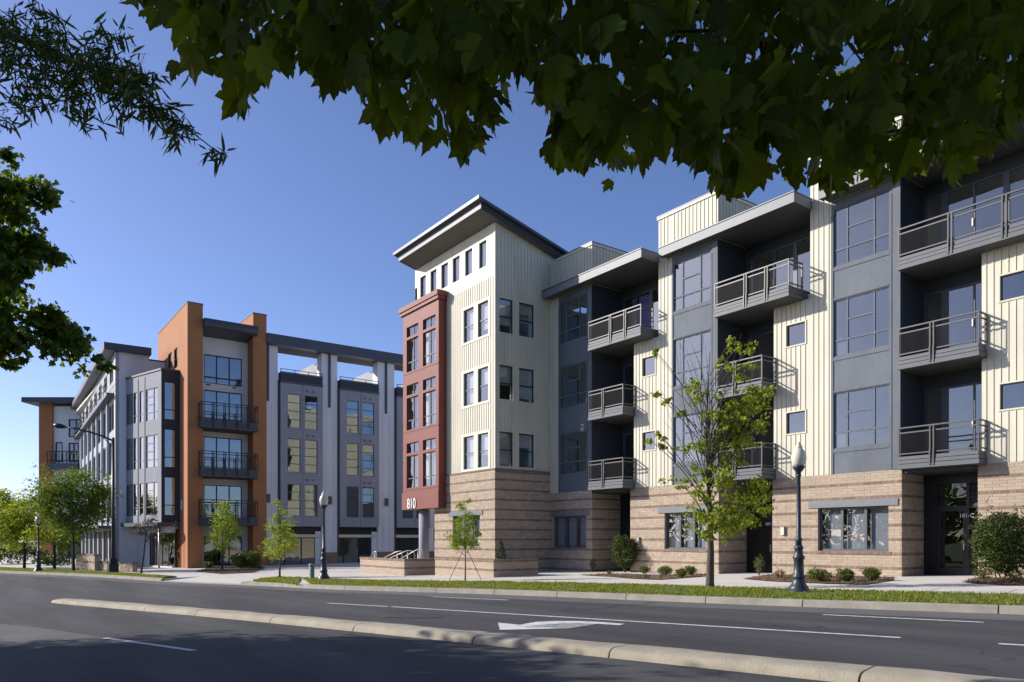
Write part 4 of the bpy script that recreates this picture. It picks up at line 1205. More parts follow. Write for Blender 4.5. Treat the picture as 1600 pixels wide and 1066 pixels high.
mb = MB(fS); mb.box(-1.5, SLn + .3, .05, .72, zr0 - .02, zr0 + .015); mb.build('soffit', M['fascia'], LB)
# glazed bay at the corner
pb0 = Vector((XE, YA_(197, XE))); pb1 = Vector((-55.6, YA_(252, -55.6)))
fL = Frame(pb0.x, pb0.y, pb1.x - pb0.x, pb1.y - pb0.y); LL = (pb1 - pb0).length
fLR = Frame(pb1.x, pb1.y, 0, 1); LR_ = y0 - pb1.y
zb0, zb1 = z_at(250, 816, fL), z_at(250, 578.5, fL)
rowz = [(z_at(240, 656.3, fL), z_at(240, 606.3, fL)), (z_at(240, 730.5, fL), z_at(240, 679.5, fL)), (z_at(240, 805, fL), z_at(240, 753.7, fL))]
lc = [(197.8, 208.0, 4), (208.6, 214, 0), (218, 223.8, 0), (228, 246, 9)]
bh2 = []
for a, b, k in lc:
    for z0, z1 in rowz: bh2.append((max(.03, s_at(a, fL)), s_at(b, fL), z0, z1, k))
lp(fL, 0, LL, zb0, zb1, [h[:4] for h in bh2], 'mid')
for h in bh2:
    k = h[4]
    pn = grid(1, 4) if k == 4 else ([(0, 1, .25, 1), (0, 1, 0, .25)] if k == 0 else [(0, .64, j / 4, (j + 1) / 4) for j in range(4)] + [(.64, 1, 0, .25), (.64, 1, .25, 1)])
    glaze(fL, LB, *h[:4], pn, fw=.04, bar=.05, fmat='frame', glass='glass_l', o=-.05)
mb = MB(fL)
for px in (216, 226.5): s = s_at(px, fL); mb.box(s - .02, s + .02, .002, .03, zb0, zb1 - .2)
mb.build('panel_trim', M['frame'], LB)
rh2 = [(s_at(256.5, fLR), s_at(274.5, fLR), z0 - .05, z1 + .35) for z0, z1 in rowz]
lp(fLR, 0, LR_, zb0, zb1, rh2, 'dark')
for h in rh2: glaze(fLR, LB, *h, [(0, 1, .27, 1), (0, 1, 0, .27)], fw=.05, bar=.06, fmat='black', glass='glass_l', o=-.05)
mb = MB(); mb.slab([tuple(fL.p(-.02, .06, 0).xy), tuple(fL.p(LL + .06, .06, 0).xy), (pb1.x + .06, y0 - .01), (pb0.x, y0 - .01)], zb1 + .002, zb1 + .12); mb.build('roof', M['roofmetal'], LB)
mb = MB(); mb.slab([tuple(fL.p(-.9, .35, 0).xy), tuple(fL.p(LL + .1, .35, 0).xy), (pb1.x + .12, y0 - .02), (pb0.x - .3, y0 - .02)], zb0 - .28, zb0 - .02); mb.build('canopy', M['frame'], LB)
# ground floor under the bay
fG = Frame(fL.p(0, -.7, 0).x, fL.p(0, -.7, 0).y, fL.u.x, fL.u.y)
gs = lambda px: s_at(px, fG)
zd1 = z_at(215, 833, fG); gh = [(gs(191), gs(211), -.62, zd1), (gs(233), gs(272), -.62, zd1)]
lp(fG, -.6, LL + .1, ZF, zb0 - .28, gh, 'pale')
glaze(fG, LB, *gh[0], [(0, 1, .0, .68), (0, 1, .68, 1)], fw=.10, bar=.1, fmat='black', glass='glass_l', name='door')
glaze(fG, LB, *gh[1], grid(4, 1), fw=.05, bar=.06, fmat='black', glass='glass_l', name='shopfront')
mb = MB(); q = fL.p(LL - .1, .1, 0); mb.lathe((q.x, q.y, 0), [(.06, -1), (.06, zb0 - .28)], 10); mb.build('column', M['steel'], LB)
mb = MB(fOL); s = XA(284, y0); mb.box(s - .18, s + .18, .002, .03, zc(284, 795, -54), zc(284, 781, -54)); mb.build('notice_board', M['white'], LB)
# far wing that closes the street
DW = 78.0
o_ = at_depth(63, HY, DW); fW2 = Frame(o_.x, o_.y, RX, RY)
ww = lambda px: (px - 63) / F * DW
wzz = lambda py: EYE + (HY - py) / F * DW
mb = MB(fW2); mb.box(ww(63), ww(84), -9, .25, ZF, wzz(631)); mb.build('pier', M['orange'], LB)
fh = [(ww(107), ww(130), wzz(683), wzz(655)), (ww(107), ww(123), wzz(722), wzz(692)), (ww(86.5), ww(98), wzz(722), wzz(691)), (ww(107), ww(128), wzz(775), wzz(745)), (ww(90), ww(128), -.7, wzz(822))]
lp(fW2, ww(84), ww(140), ZF, wzz(635), fh, 'pale')
for i, h in enumerate(fh): glaze(fW2, LB, *h, grid(2, 2) if i != 2 else [(0, 1, 0, 1)], fw=.12, bar=.12, fmat='black', glass='glass_l')
mb = MB(fW2); mb.box(ww(45), ww(140), -9, 1.2, wzz(633) + .1, wzz(624)); mb.build('roof', M['roofmetal'], LB)
mb = MB(fW2); mb.box(ww(84), ww(132), .0, 1.2, wzz(735), wzz(726)); mb.build('balcony', M['frame'], LB)
mb = MB(fW2)
for py in (708, 722): mb.box(ww(84), ww(132), 1.12, 1.18, wzz(py), wzz(py) + .08)
for i in range(9): mb.box(ww(84 + i * 6), ww(84 + i * 6) + .06, 1.12, 1.18, wzz(726), wzz(708))
mb.build('rail', M['black'], LB)
# rooms behind the glass
mb = MB()
for z in (2.0, 5.4, 8.7, 12.2):
    mb.box(-66, XP - .35, y3, pil[-1][1] + 1.9, z, z + .18); mb.box(-66, XB - .3, y0 + .3, y3, z, z + .18)
    mb.slab([tuple(fL.p(.1, -.3, 0).xy), tuple(fL.p(LL - .3, -.3, 0).xy), (pb1.x - .3, y0 - .05), (pb0.x + .1, y0 - .05)], z, z + .15)
mb.box(-66, -65.8, y0 + .3, pil[-1][1] + 2, ZF, 12.3); mb.box(-66, XP - .3, pil[-1][1] + 1.8, pil[-1][1] + 2, ZF, 12.3)
mb.box(-61, XB - .3, y0 + .3, y0 + .4, ZF, 15.5); mb.box(-61, XB - .3, y2 + .3, y2 + .4, ZF, 15.5); mb.box(-61, -60.9, y0 + .3, y2 + .4, ZF, 15.5)
mb.box(-61, XB - .3, y0 + .3, y2 + .4, 15.4, 15.55)
mb.box(-91, -61, ye0 + 5, ye0 + 5.2, ZF, 14.5); mb.box(-91, -60.8, ye0 + .3, ye0 + 5, 14.3, 14.5)
for z in (2.1, 5.5, 8.8, 12.1): mb.box(-91, -60.8, ye0 + .9, ye0 + 5, z, z + .15)
mb.build('interior_wall', M['interior'], LB)
# ================================================================ PLANTER WALLS
def planter(label, px_corner, px_left, px_right, h, back=3.0, top_px=None, name='brick_planter'):
    c = P(*px_corner); c2 = c.xy
    X1, Yf = c.x, c.y
    X0 = XA(px_left, Yf)
    Y1 = YA_(px_right, X1)
    t = thing(name, label, 'planter wall', (X1, Yf, c.z))
    zt = c.z + h; zb = c.z - .5
    ff = Frame(0, Yf, 1, 0); fr_ = Frame(X1, Yf, 0, 1)
    mb = MB(); mb.box(X0, X1, Yf, Yf + .25, zb, zt - .11); mb.box(X1 - .25, X1, Yf + .25, Y1, zb, zt - .11); mb.box(X0, X0 + .25, Yf + .25, Y1, zb, zt - .11); mb.build('brick_wall', M['mortar'], t)
    zr_ = zt - .11 - COURSE * 2.5
    brickwork(t, ff, X0, X1, c.z - .35, zt - .112, zref=zr_ - COURSE); brickwork(t, fr_, .0, Y1 - Yf, c.z - .35, zt - .112, zref=zr_ - COURSE)
    capm = MB()
    k = X0 - .03
    while k < X1 + .02: capm.box(k + .004, k + .092, Yf - .03, Yf + .29, zt - .11, zt); k += .1
    k = Yf + .295
    while k < Y1: capm.box(X1 - .29, X1 + .03, k + .004, k + .092, zt - .11, zt); k += .1
    capm.build('coping_bricks', M['brick_dark'], t, kind='stuff')
    mb = MB(); mb.box(X0 + .25, X1 - .25, Yf + .25, Y1, zb, zt - .16); mb.build('planting_soil', M['mulch'], t)
    flush_bricks(t, 160)
    return t, X0, X1, Yf, Y1, zt
pl1 = planter('long low brick planter wall with dark coping in front of the courtyard steps', (632, 899.5), 563, 690, .80)
pl2 = planter('low brick planter wall below the corner tower behind the staked sapling', (771.5, 902), 680, 841, .74)

# ================================================================ HANDRAILS by the steps
def handrail(label, pts, r=.024):
    t = thing('handrail', label, 'handrail', (pts[0][0], pts[0][1], G(pts[0][0], pts[0][1])), 'steel handrails at the courtyard steps')
    mb = MB(); mb.tube(pts, r, 8); mb.build('rail', M['steel'], t)
    q = pts[1]
    mb = MB(); mb.tube([(q[0] + .02, q[1] + .02, q[2]), (q[0] + .02, q[1] + .02, G(q[0], q[1]) - .2)], r, 8); mb.build('post', M['steel'], t)
def hr(a, b, c, d_, lab):
    A = at_depth(*a, 39.5); B = at_depth(*b, 39.2); C = at_depth(*c, 39.0); D = at_depth(*d_, 39.0)
    handrail(lab, [A, B, C, D, D + Vector((0, 0, -.8))])
hr((600, 872), (620, 862), (628, 861), (628.5, 872), 'leftmost steel handrail rising above the long planter wall')
hr((601, 874), (622.5, 861), (627.5, 862), (628, 873), 'second steel handrail just beside the leftmost one') if False else None
hr((606, 874), (636, 860.5), (646, 861), (648, 868), 'middle steel handrail between its two neighbours, left of the column')
hr((622, 873), (640, 859.5), (649, 860), (651, 868), 'steel handrail nearest the grey column') if False else None
hr((578, 872), (585, 862), (588, 862), (588.5, 871), 'short steel handrail farthest left, ending over the dark shopfronts')
hr((625, 874), (652.5, 858.5), (660, 859), (661, 872), 'steel handrail nearest the grey column under the red bay')

# ================================================================ STREET LAMPS
def make_lamp(label, base):
    t = thing('street_lamp', label, 'street lamp', base, 'acorn street lamps along the verge')
    x, y, z = base
    mb = MB(); mb.lathe((x, y, z), [(.27, -.1), (.27, .05), (.235, .06), (.23, .13), (.20, .17), (.165, .22), (.14, .3), (.135, .34), (.155, .37), (.155, .41), (.125, .44), (.115, .62), (.115, .80), (.14, .83), (.14, .88), (.105, .92), (.095, 1.05), (.11, 1.07), (.11, 1.11), (.075, 1.16)], 12)
    mb.build('base', M['lampmetal'], t)
    mb = MB(); mb.lathe((x, y, z), [(.075, 1.15), (.072, 1.25), (.088, 1.27), (.088, 1.31), (.058, 1.34), (.05, 2.2), (.042, 2.82), (.06, 2.84), (.06, 2.87), (.045, 2.89)], 12); mb.build('pole', M['lampmetal'], t)
    mb = MB(); mb.lathe((x, y, z), [(.045, 2.88), (.06, 2.93), (.10, 2.98), (.135, 3.03), (.15, 3.07), (.14, 3.085)], 16); mb.build('fitter', M['lampmetal'], t)
    mb = MB(); mb.lathe((x, y, z), [(.11, 3.075), (.148, 3.13), (.172, 3.21), (.18, 3.29), (.166, 3.38), (.135, 3.45), (.105, 3.49), (.085, 3.51), (.09, 3.53), (.08, 3.57), (.045, 3.61), (.03, 3.635), (.035, 3.65), (.01, 3.68)], 20); mb.build('globe', M['lampglass'], t)
    return t
b1 = P(1248, 926); b2 = P(506, 906.5); b3 = P(60, 893)
l1 = make_lamp('dark acorn street lamp with warm globe on the verge before the cream building', b1)
l2 = copy_tree(l1); l2.location = b2; l2.scale = (1.06,) * 3; l2['label'] = 'dark acorn street lamp with white globe beside the green utility pedestal'; OFF[l2] = b2
l3 = copy_tree(l1); l3.location = b3; l3['label'] = 'dark street lamp far down the verge, its top lost among young trees'; OFF[l3] = b3

# tall cobra-head road light
bp_ = P(177, 895)
t = thing('road_light', 'tall black road light with long curved arm before the pale gable wall', 'road light', bp_)
x, y, z = bp_
dS = (bp_.x * VX + bp_.y * VY)
H_ = (895 - 684) / F * dS
mb = MB(); mb.box(x - .26, x + .26, y - .26, y + .26, z - .1, z + .55); mb.prism([(x - .26, z + .55), (x + .26, z + .55), (x + .15, z + .85), (x - .15, z + .85)], y - .2, y + .2); mb.build('base', M['black'], t, bevel=.02)
mb = MB(); mb.lathe((x, y, z), [(.15, .5), (.13, .9), (.10, 3), (.08, H_)], 12); mb.build('pole', M['black'], t)
tip_ = at_depth(100, 667, dS); a0 = at_depth(177, 689, dS); mid_ = at_depth(140, 675, dS)
mb = MB(); mb.tube([a0, at_depth(160, 681.5, dS), mid_, at_depth(118, 670, dS), tip_], [.06, .055, .05, .045, .04], 8); mb.tube([at_depth(177, 700, dS), at_depth(170, 692, dS), at_depth(160, 682, dS)], .03, 6); mb.build('arm', M['black'], t)
hd = MB(); d_ = (tip_ - at_depth(118, 670, dS)).normalized()
hd.tube([tip_ - d_ * .1, tip_ + d_ * .1, tip_ + d_ * .35, tip_ + d_ * .55, tip_ + d_ * .62], [.06, .13, .16, .12, .03], 10); hd.build('lamp_head', M['black'], t)

# green utility pedestal
bu = P(487, 904.5)
t = thing('utility_pedestal', 'sage green utility pedestal standing in the verge beside a street lamp', 'utility pedestal', bu)
mb = MB(); x, y, z = bu
mb.lathe((x, y, z), [(.15, -.1), (.15, .02), (.125, .03), (.125, .60)], 12); mb.build('body', M['greenpaint'], t)
mb = MB(); mb.lathe((x, y, z), [(.13, .57), (.135, .60), (.132, .67), (.09, .70), (.02, .705)], 12); mb.build('cap', M['greenpaint'], t)

# low brick walls by the far shopfronts
def low_wall(label, pxa, pxb, h, w=.3):
    a, b = P(*pxa), P(*pxb)
    t = thing('brick_wall', label, 'garden wall', ((a.x + b.x) / 2, (a.y + b.y) / 2, (a.z + b.z) / 2), 'low brick walls by the pale wing')
    fr = Frame(a.x, a.y, b.x - a.x, b.y - a.y); L_ = (b.xy - a.xy).length
    z0_, z1_ = min(a.z, b.z) - .2, max(a.z, b.z) + h
    mb = MB(fr); mb.box(0, L_, -w, 0, z0_, z1_ - .1); mb.build('wall_core', M['mortar'], t)
    fe = Frame(b.x, b.y, -(b.y - a.y) * 1.0, (b.x - a.x)); 
    brickwork(t, fr, 0, L_, z0_, z1_ - .1); 
    mb = MB(fr); mb.box(-.02, L_ + .02, -w - .02, .03, z1_ - .1, z1_); mb.build('coping', M['brick_dark'], t)
    flush_bricks(t, 0)
low_wall('taller low brick wall behind the leafy young tree by the pale wing', (119, 890), (148, 892), 1.05)
low_wall('low brick wall ending behind the black road light', (150, 891.5), (207, 893.5), .55)

# cafe furniture by the orange pier: bar table and stool
bt = P(272, 886.5)
t = thing('bar_table', 'small dark bar table outside the shopfront beside the orange pier', 'table', bt)
x, y, z = bt
mb = MB(); mb.lathe((x, y, z), [(.35, 1.02), (.35, 1.06)], 16); mb.build('tabletop', M['black'], t)
for q in range(4):
    a = q * math.pi / 2 + .5; mb = MB(); mb.tube([(x + math.cos(a) * .28, y + math.sin(a) * .28, z), (x + math.cos(a) * .18, y + math.sin(a) * .18, z + 1.03)], .025, 6); mb.build('leg', M['black'], t)

# ================================================================ PLANTS
rv = random.Random(5)
def rdir():
    z = rv.uniform(-1, 1); a = rv.uniform(0, 2 * math.pi); r_ = math.sqrt(1 - z * z)
    return Vector((r_ * math.cos(a), r_ * math.sin(a), z))

def leaf4(mb, p, size, up=.3, aspect=.55, droop=0, mi=0):
    d = rdir(); d.z = d.z * .7 - droop; d.normalize()
    n = (rdir() + Vector((0, 0, up))).normalized()
    s = d.cross(n)
    if s.length < .1: s = d.orthogonal()
    s.normalize(); n2 = s.cross(d)
    l, w = size, size * aspect
    mb.face([p, p + d * l * .45 + s * w * .5 + n2 * l * .06, p + d * l, p + d * l * .45 - s * w * .5 + n2 * l * .06], mi)

def leaf_star(mb, p, size, droop=.5, mi=0):
    """Palmate leaf: three big pointed lobes, two small."""
    d = rdir(); d.z = -abs(d.z) * .6 - droop; d.normalize()
    s = d.cross(rdir()); s.normalize(); n = s.cross(d)
    o = [(0, 0), (.32, -.02), (.52, .22), (.30, .36), (.46, .60), (.20, .62), (0, 1.0), (-.20, .62), (-.46, .60), (-.30, .36), (-.52, .22), (-.32, -.02)]
    c = p + d * size * .38 + n * size * .05
    b = len(mb.v)
    mb.faces([c] + [p + d * (size * y_) + s * (size * x_) for x_, y_ in o], [(0, i + 1, (i + 1) % len(o) + 1) for i in range(len(o))], mi)

def limb(mb, a, b, r0, r1, n=5, sag=.1, wob=.08):
    a, b = Vector(a), Vector(b); L_ = (b - a).length; pts = []
    off = rdir() * L_ * wob
    for i in range(n + 1):
        t_ = i / n
        pts.append(a.lerp(b, t_) + off * math.sin(math.pi * t_) + Vector((0, 0, sag * L_ * math.sin(math.pi * t_))))
    mb.tube(pts, [r0 + (r1 - r0) * i / n for i in range(n + 1)], 6 if r0 > .03 else 4, cap=False)
    return pts

def grow_tree(name, label, cat, base, trunk_top, r0, blobs, leafm, size, per, group=None, bare=0, twig=.5, lk=.2, rise=1.1, leaf='4', droop=.2, barkm='bark', fill=1.0, lean=(0, 0)):
    """blobs: (right, height, toward-viewer, radius). One limb runs to each; leaves gather in clumps round it."""
    t = thing(name, label, cat, base, group)
    base = Vector(base)
    B = lambda r_, h, f: base + Vector((RX * r_ - VX * f, RY * r_ - VY * f, h))
    tk = MB()
    top = B(lean[0], trunk_top, lean[1])
    hmax = max(b[1] + b[3] * .5 for b in blobs)
    lead = B(lean[0] * 1.6, hmax * .93, lean[1])
    tp = [base + Vector((0, 0, -.15)), base + Vector((0, 0, .12)), base.lerp(top, .5) + rdir() * r0 * .3, top, top.lerp(lead, .5) + rdir() * r0, lead]
    tk.tube(tp, [r0 * 1.5, r0 * 1.05, r0 * .86, r0 * .62, r0 * .3, r0 * .05], 9)
    lf = MB()
    for bb in blobs:
        r_, h, f, rad = bb[:4]
        c = B(r_, h, f)
        hs = max(trunk_top * .8, h - max(.5, abs(r_) * rise + .3)); hs = min(hs, hmax * .85)
        fr_ = (hs - trunk_top) / max(.1, hmax * .93 - trunk_top)
        st_ = top.lerp(lead, max(0, fr_)) if fr_ >= 0 else base.lerp(top, hs / trunk_top)
        pts = [c + rdir() * rad * .4 for _ in range(7)] if len(bb) > 4 else limb(tk, st_, c, r0 * lk * (1 - .45 * max(0, fr_)), r0 * .06, 6, .04, .06)
        nn = max(4, int(per * (rad ** 1.7)))
        ncl = max(3, int(nn / 16))
        for _ in range(ncl):
            q = c + Vector((rv.gauss(0, .48) * rad, rv.gauss(0, .48) * rad, rv.gauss(0, .40) * rad))
            if rv.random() < twig: limb(tk, pts[rv.randrange(3, len(pts))], q, r0 * .06, r0 * .03, 2, .03, .05)
            cr = rad * .22 + size * .8
            for _ in range(16):
                p = q + Vector((rv.gauss(0, 1), rv.gauss(0, 1), rv.gauss(0, .6))) * cr * .5
                (leaf4(lf, p, size * rv.uniform(.6, 1.25), droop=droop) if leaf == '4' else leaf_star(lf, p, size * rv.uniform(.6, 1.2), droop))
    for _ in range(bare):
        a = rv.uniform(-1, 1); h = rv.uniform(.55, 1.02) * hmax
        st_ = top.lerp(lead, rv.uniform(.05, .55))
        limb(tk, st_, B(a * hmax * .21, h, rv.uniform(-.8, .8)), r0 * .12, r0 * .025, 5, .02, .07)
    tk.build('trunk', M[barkm], t); lf.build('crown', M[leafm], t)
    return t

def bush(label, base, w, h, leafm, size, n, name='shrub', group='clipped shrubs in the mulch beds', cat='shrub', shape='round', stems=5):
    t = thing(name, label, cat, base, group); base = Vector(base)
    st_ = MB(); lf = MB()
    lumps = [(rdir() * .45, rv.uniform(.75, 1.5)) for _ in range(11)]
    for i in range(n):
        d = rdir(); r_ = rv.random() ** .35
        if shape == 'cone':
            z = rv.random() ** 1.3; a = rv.uniform(0, 6.283); rr = w / 2 * (1 - z) ** .8 * (.6 + .4 * rv.random()) + .02
            p = base + Vector((rr * math.cos(a), rr * math.sin(a), h * (.03 + .97 * z)))
        else:
            k = .62
            for ld, lr in lumps:
                k = max(k, lr * max(0, d.dot(ld.normalized())) ** 5)
            rr = r_ * (.42 + .62 * k)
            p = base + Vector((d.x * w / 2 * rr, d.y * w / 2 * rr, h * .5 + d.z * h * .5 * rr))
            if p.z < base.z + .03: p.z = base.z + .03 + rv.random() * .1
        leaf4(lf, p, size * rv.uniform(.6, 1.3), up=.4)
    if h > 1.3 and shape == 'round':              # loose leaders that break the outline
        for _ in range(46):
            a = rv.uniform(0, 6.283); e = rv.uniform(.1, 1.25); b0 = base + Vector((math.cos(a) * w * .3 * math.cos(e), math.sin(a) * w * .3 * math.cos(e), h * .45))
            tip = base + Vector((math.cos(a) * w * .56 * math.cos(e), math.sin(a) * w * .56 * math.cos(e), h * (.42 + .66 * math.sin(e)) * rv.uniform(.85, 1.08)))
            limb(st_, b0, tip, .008, .003, 3, .03)
            for _ in range(26): leaf4(lf, b0.lerp(tip, rv.uniform(.35, 1.02)) + rdir() * .05, size * rv.uniform(.6, 1.2), up=.4)
    for i in range(stems):
        a = rv.uniform(0, 6.283); limb(st_, base + Vector((0, 0, -.05)), base + Vector((math.cos(a) * w * .3, math.sin(a) * w * .3, h * rv.uniform(.5, .95))), .018, .006, 3, .02)
    st_.build('stems', M['bark'], t); lf.build('foliage', M[leafm], t)
    return t

def pxblob(base, x, y, rpx, f=0.0):
    """blob measured at the depth of a plant base"""
    d = base.x * VX + base.y * VY
    d0_ = base.x * RX + base.y * RY
    return ((x - CX) / F * d - d0_, EYE - (y - HY) / F * d - base.z, f, rpx / F * d)

# young maple on the verge
mb_ = P(1109, 917.5)
MBL = [(1112, 800, 34), (1150, 790, 40), (1178, 772, 26), (1100, 822, 24), (1135, 822, 26), (1090, 835, 10), (1165, 810, 22), (1195, 790, 14), (1128, 752, 30), (1062, 757, 15), (1085, 768, 16), (1118, 715, 22), (1098, 735, 16),
       (1130, 680, 30), (1150, 655, 26), (1170, 640, 24), (1185, 622, 20), (1200, 612, 16), (1160, 690, 24), (1140, 630, 20), (1125, 655, 20), (1098, 618, 16), (1080, 605, 14), (1070, 640, 10), (1105, 645, 12), (1045, 622, 9), (1035, 610, 7), (1030, 688, 9), (1042, 695, 7), (1020, 685, 6),
       (1145, 590, 14), (1128, 575, 13), (1148, 528, 10), (1140, 552, 11), (1172, 545, 11), (1170, 575, 11), (1180, 600, 14), (1085, 700, 16), (1066, 705, 10), (1175, 668, 18), (1020, 558, 5), (1205, 605, 8), (1150, 710, 20), (1110, 690, 14)]
grow_tree('maple_tree', 'young maple tree leafing out on the verge before the slate bay, bare twigs showing', 'tree', mb_, 2.05, .115,
          [pxblob(mb_, x, y, r_, rv.uniform(-.7, .7)) for x, y, r_ in MBL], 'spring', .095, 900, bare=44, leaf='s', droop=.3, twig=.55)
# staked sapling before the tower
sb = P(727, 907)
grow_tree('sapling', 'slender staked sapling before the tower window and low planter', 'tree', sb, 1.15, .03,
          [pxblob(sb, x, y, r_, rv.uniform(-.25, .25)) for x, y, r_ in ((725, 845, 15), (712, 850, 12), (738, 848, 13), (745, 835, 8), (706, 838, 8), (722, 825, 11), (735, 822, 11), (728, 805, 10), (722, 792, 8), (732, 783, 6), (715, 815, 7), (742, 808, 6))], 'lime', .06, 5200, bare=3, barkm='bark')
for a in (-1, 1):
    q = sb + Vector((RX * .62 * a, RY * .62 * a, 0)); q.z = G(q.x, q.y) + .02
    t = thing('tree_stake', 'thin brace tied to the %s of the tower sapling' % ('left' if a < 0 else 'right'), 'stake', q, 'tree stakes')
    mb = MB(); mb.tube([q, sb + Vector((0, 0, 1.35))], .012, 5); mb.build('stake_pole', M['bark_dark'], t)
# pale feathery tree on the corner of the verge
tb = P(437, 902.5)
grow_tree('oak_sapling', 'pale green feathery young tree on the verge corner left of the pedestal', 'tree', tb, 1.0, .05,
          [pxblob(tb, x, y, r_, rv.uniform(-.4, .4)) for x, y, r_ in ((437, 858, 20), (420, 858, 14), (452, 856, 15), (432, 840, 17), (445, 838, 15), (425, 828, 10), (440, 820, 14), (433, 808, 10), (440, 797, 8), (434, 786, 6), (415, 848, 9), (457, 846, 9))], 'spring', .085, 1900, bare=4)
# bright tree before the recess
tl = P(347, 889.5)
grow_tree('ornamental_tree', 'bright yellow green upright tree before the white recess beside the orange pier', 'tree', tl, 1.1, .07,
          [pxblob(tl, x, y, r_, rv.uniform(-.5, .5)) for x, y, r_ in ((350, 850, 16), (338, 840, 15), (362, 838, 15), (350, 825, 18), (340, 812, 14), (360, 812, 14), (351, 798, 13), (345, 790, 8), (356, 788, 8), (333, 825, 9), (368, 825, 9))], 'lime', .11, 1300, bare=2, barkm='bark_dark')
# plum tree with purple leaves
tp_ = P(221, 895.5)
grow_tree('plum_tree', 'small staked plum tree with sparse purple leaves left of the orange pier', 'tree', tp_, 2.2, .055,
          [pxblob(tp_, x, y, r_, rv.uniform(-.5, .5)) for x, y, r_ in ((235, 820, 14), (222, 826, 12), (248, 826, 12), (240, 808, 9), (212, 832, 9), (230, 836, 12), (256, 818, 8), (243, 840, 8))], 'purple_leaf', .10, 700, bare=12, barkm='bark_dark', lean=(.25, 0))
# row of young maples along the far verge
for (x, y, lab, bl, sz) in (
    (115, 892.5, 'fullest round young tree on the far verge, before the pale wing', ((112, 760, 26), (135, 765, 24), (90, 770, 22), (150, 785, 20), (118, 785, 30), (80, 792, 20), (138, 805, 24), (100, 812, 26), (118, 745, 14), (160, 770, 12), (70, 800, 14), (155, 800, 14), (122, 826, 16)), .22),
    (38, 889, 'thinner yellow green young tree on the far verge, second from the frame edge', ((38, 810, 22), (22, 815, 18), (55, 815, 18), (40, 790, 16), (30, 835, 18), (50, 838, 16), (62, 830, 12), (18, 835, 12)), .24),
    (85, 890, 'low leafy tree between the two larger trees on the far verge', ((82, 830, 16), (95, 838, 14), (70, 838, 14), (85, 850, 12), (76, 818, 12)), .22),
    (-8, 888, 'yellow green tree at the end of the far verge, partly outside the picture', ((0, 800, 26), (-25, 805, 26), (12, 825, 20), (-10, 780, 18), (10, 790, 12), (-5, 840, 22)), .26)):
    tb_ = P(x, y)
    grow_tree('verge_tree', lab, 'tree', tb_, 1.9, .10, [pxblob(tb_, a, b, c * 1.25, rv.uniform(-1, 1)) for a, b, c in bl], 'maple_far' if x == 115 else 'spring', sz * .75, 900, 'young trees along the far verge', bare=3, barkm='bark_dark')
# trees beyond the end of the street
for i, (x, y, d, w, hh, lab) in enumerate(((-120, 872, 95, 9, 9, 'dark broad tree beyond the street end, outermost of the backdrop'), (-40, 872, 110, 10, 9, 'dark rounded tree behind the yellow green verge trees'), (25, 874, 120, 10, 7.5, 'low dark tree behind the thinner verge tree, near the far pier'))):
    p = at_depth(x, HY, d); p.z = G(p.x, p.y)
    grow_tree('background_tree', lab, 'tree', p, 2, .2, [(rv.gauss(0, .33) * w, hh * rv.uniform(.3, .95), rv.gauss(0, .3) * w, w * .26) for _ in range(16)], 'maple_far', .5, 26, 'trees beyond the street end', barkm='bark_dark', twig=.1)

# shrubs
bush('tall dense evergreen bush beside the recessed door', P(977, 894), 1.45, 1.75, 'shrub', .075, 8500, group=None, name='evergreen_bush', cat='bush')
bush('large dark evergreen bush beside the 101-C doorway', P(1568, 908), 1.85, 2.15, 'shrub', .08, 12000, group=None, name='evergreen_bush', cat='bush')
bush('thin upright shrub left of the evergreen bush', P(926, 893.5), .36, .62, 'shrub_lt', .05, 420, group=None)
bush('wispy shrub standing before the 101 doorway', P(1186, 898.5), .5, .8, 'shrub_lt', .05, 430, group=None)
for x, y, w, h, lab in ((1006, 896, .5, .32, 'first low clipped shrub right of the evergreen bush'), (1020, 892, .5, .40, 'low shrub at the back of the bed under the wall lamp'), (1039, 899, .72, .40, 'widest low shrub below the brick window'), (1064, 902, .44, .34, 'low shrub at the front edge of the mulch bed'), (1079, 899, .5, .40, 'last low shrub beside the maple trunk')):
    bush(lab, P(x, y), w, h, 'shrub_lt', .055, 1300)
for x, y, w, h, lab in ((1278, 909, .82, .44, 'widest rounded shrub right of the lamp base'), (1321, 909, .6, .43, 'middle rounded shrub below the brick window'), (1362, 907.5, .56, .44, 'rounded shrub nearest the 101-C doorway')):
    bush(lab, P(x, y), w, h, 'shrub_lt', .055, 1900)
bush('small dry tuft left of the lamp base', P(1219, 903), .5, .3, 'dry', .06, 220, group=None)
bush('yellow green tuft just left of the lamp base', P(1239, 906), .26, .22, 'lime', .06, 200, group=None)
bush('low dry tuft at the right-hand end of the bed', P(1535, 905), .4, .28, 'dry', .05, 200, group=None)
bush('small pale tuft in front of the dark evergreen bush', P(1590, 911), .5, .3, 'shrub_lt', .05, 260, group=None)
bush('short leafy tuft at the foot of the evergreen bush', P(952, 898), .3, .2, 'shrub_lt', .05, 160, group=None)
bush('clipped green hedge before the orange pier', P(378, 888), 1.7, 1.1, 'shrub', .12, 3600, name='hedge', group=None, cat='hedge')
bush('lighter right end of the hedge before the orange pier', P(396, 888), 1.0, 1.15, 'shrub_lt', .12, 1900, name='hedge', group=None, cat='hedge')
for x, y, lab in ((302, 887, 'low dark shrub at the foot of the orange pier'), (325, 888, 'low dark shrub between the orange pier and the bright tree')):
    bush(lab, P(x, y), .9, .45, 'shrub', .09, 900)
cz = pl2[5]
cb = Vector((pl2[2] - .45, pl2[3] + .7, cz - .17))
bush('small pointed conifer in the brick planter at the tower corner', cb, .5, .95, 'conifer', .07, 900, name='conifer', group=None, cat='conifer', shape='cone', stems=1)
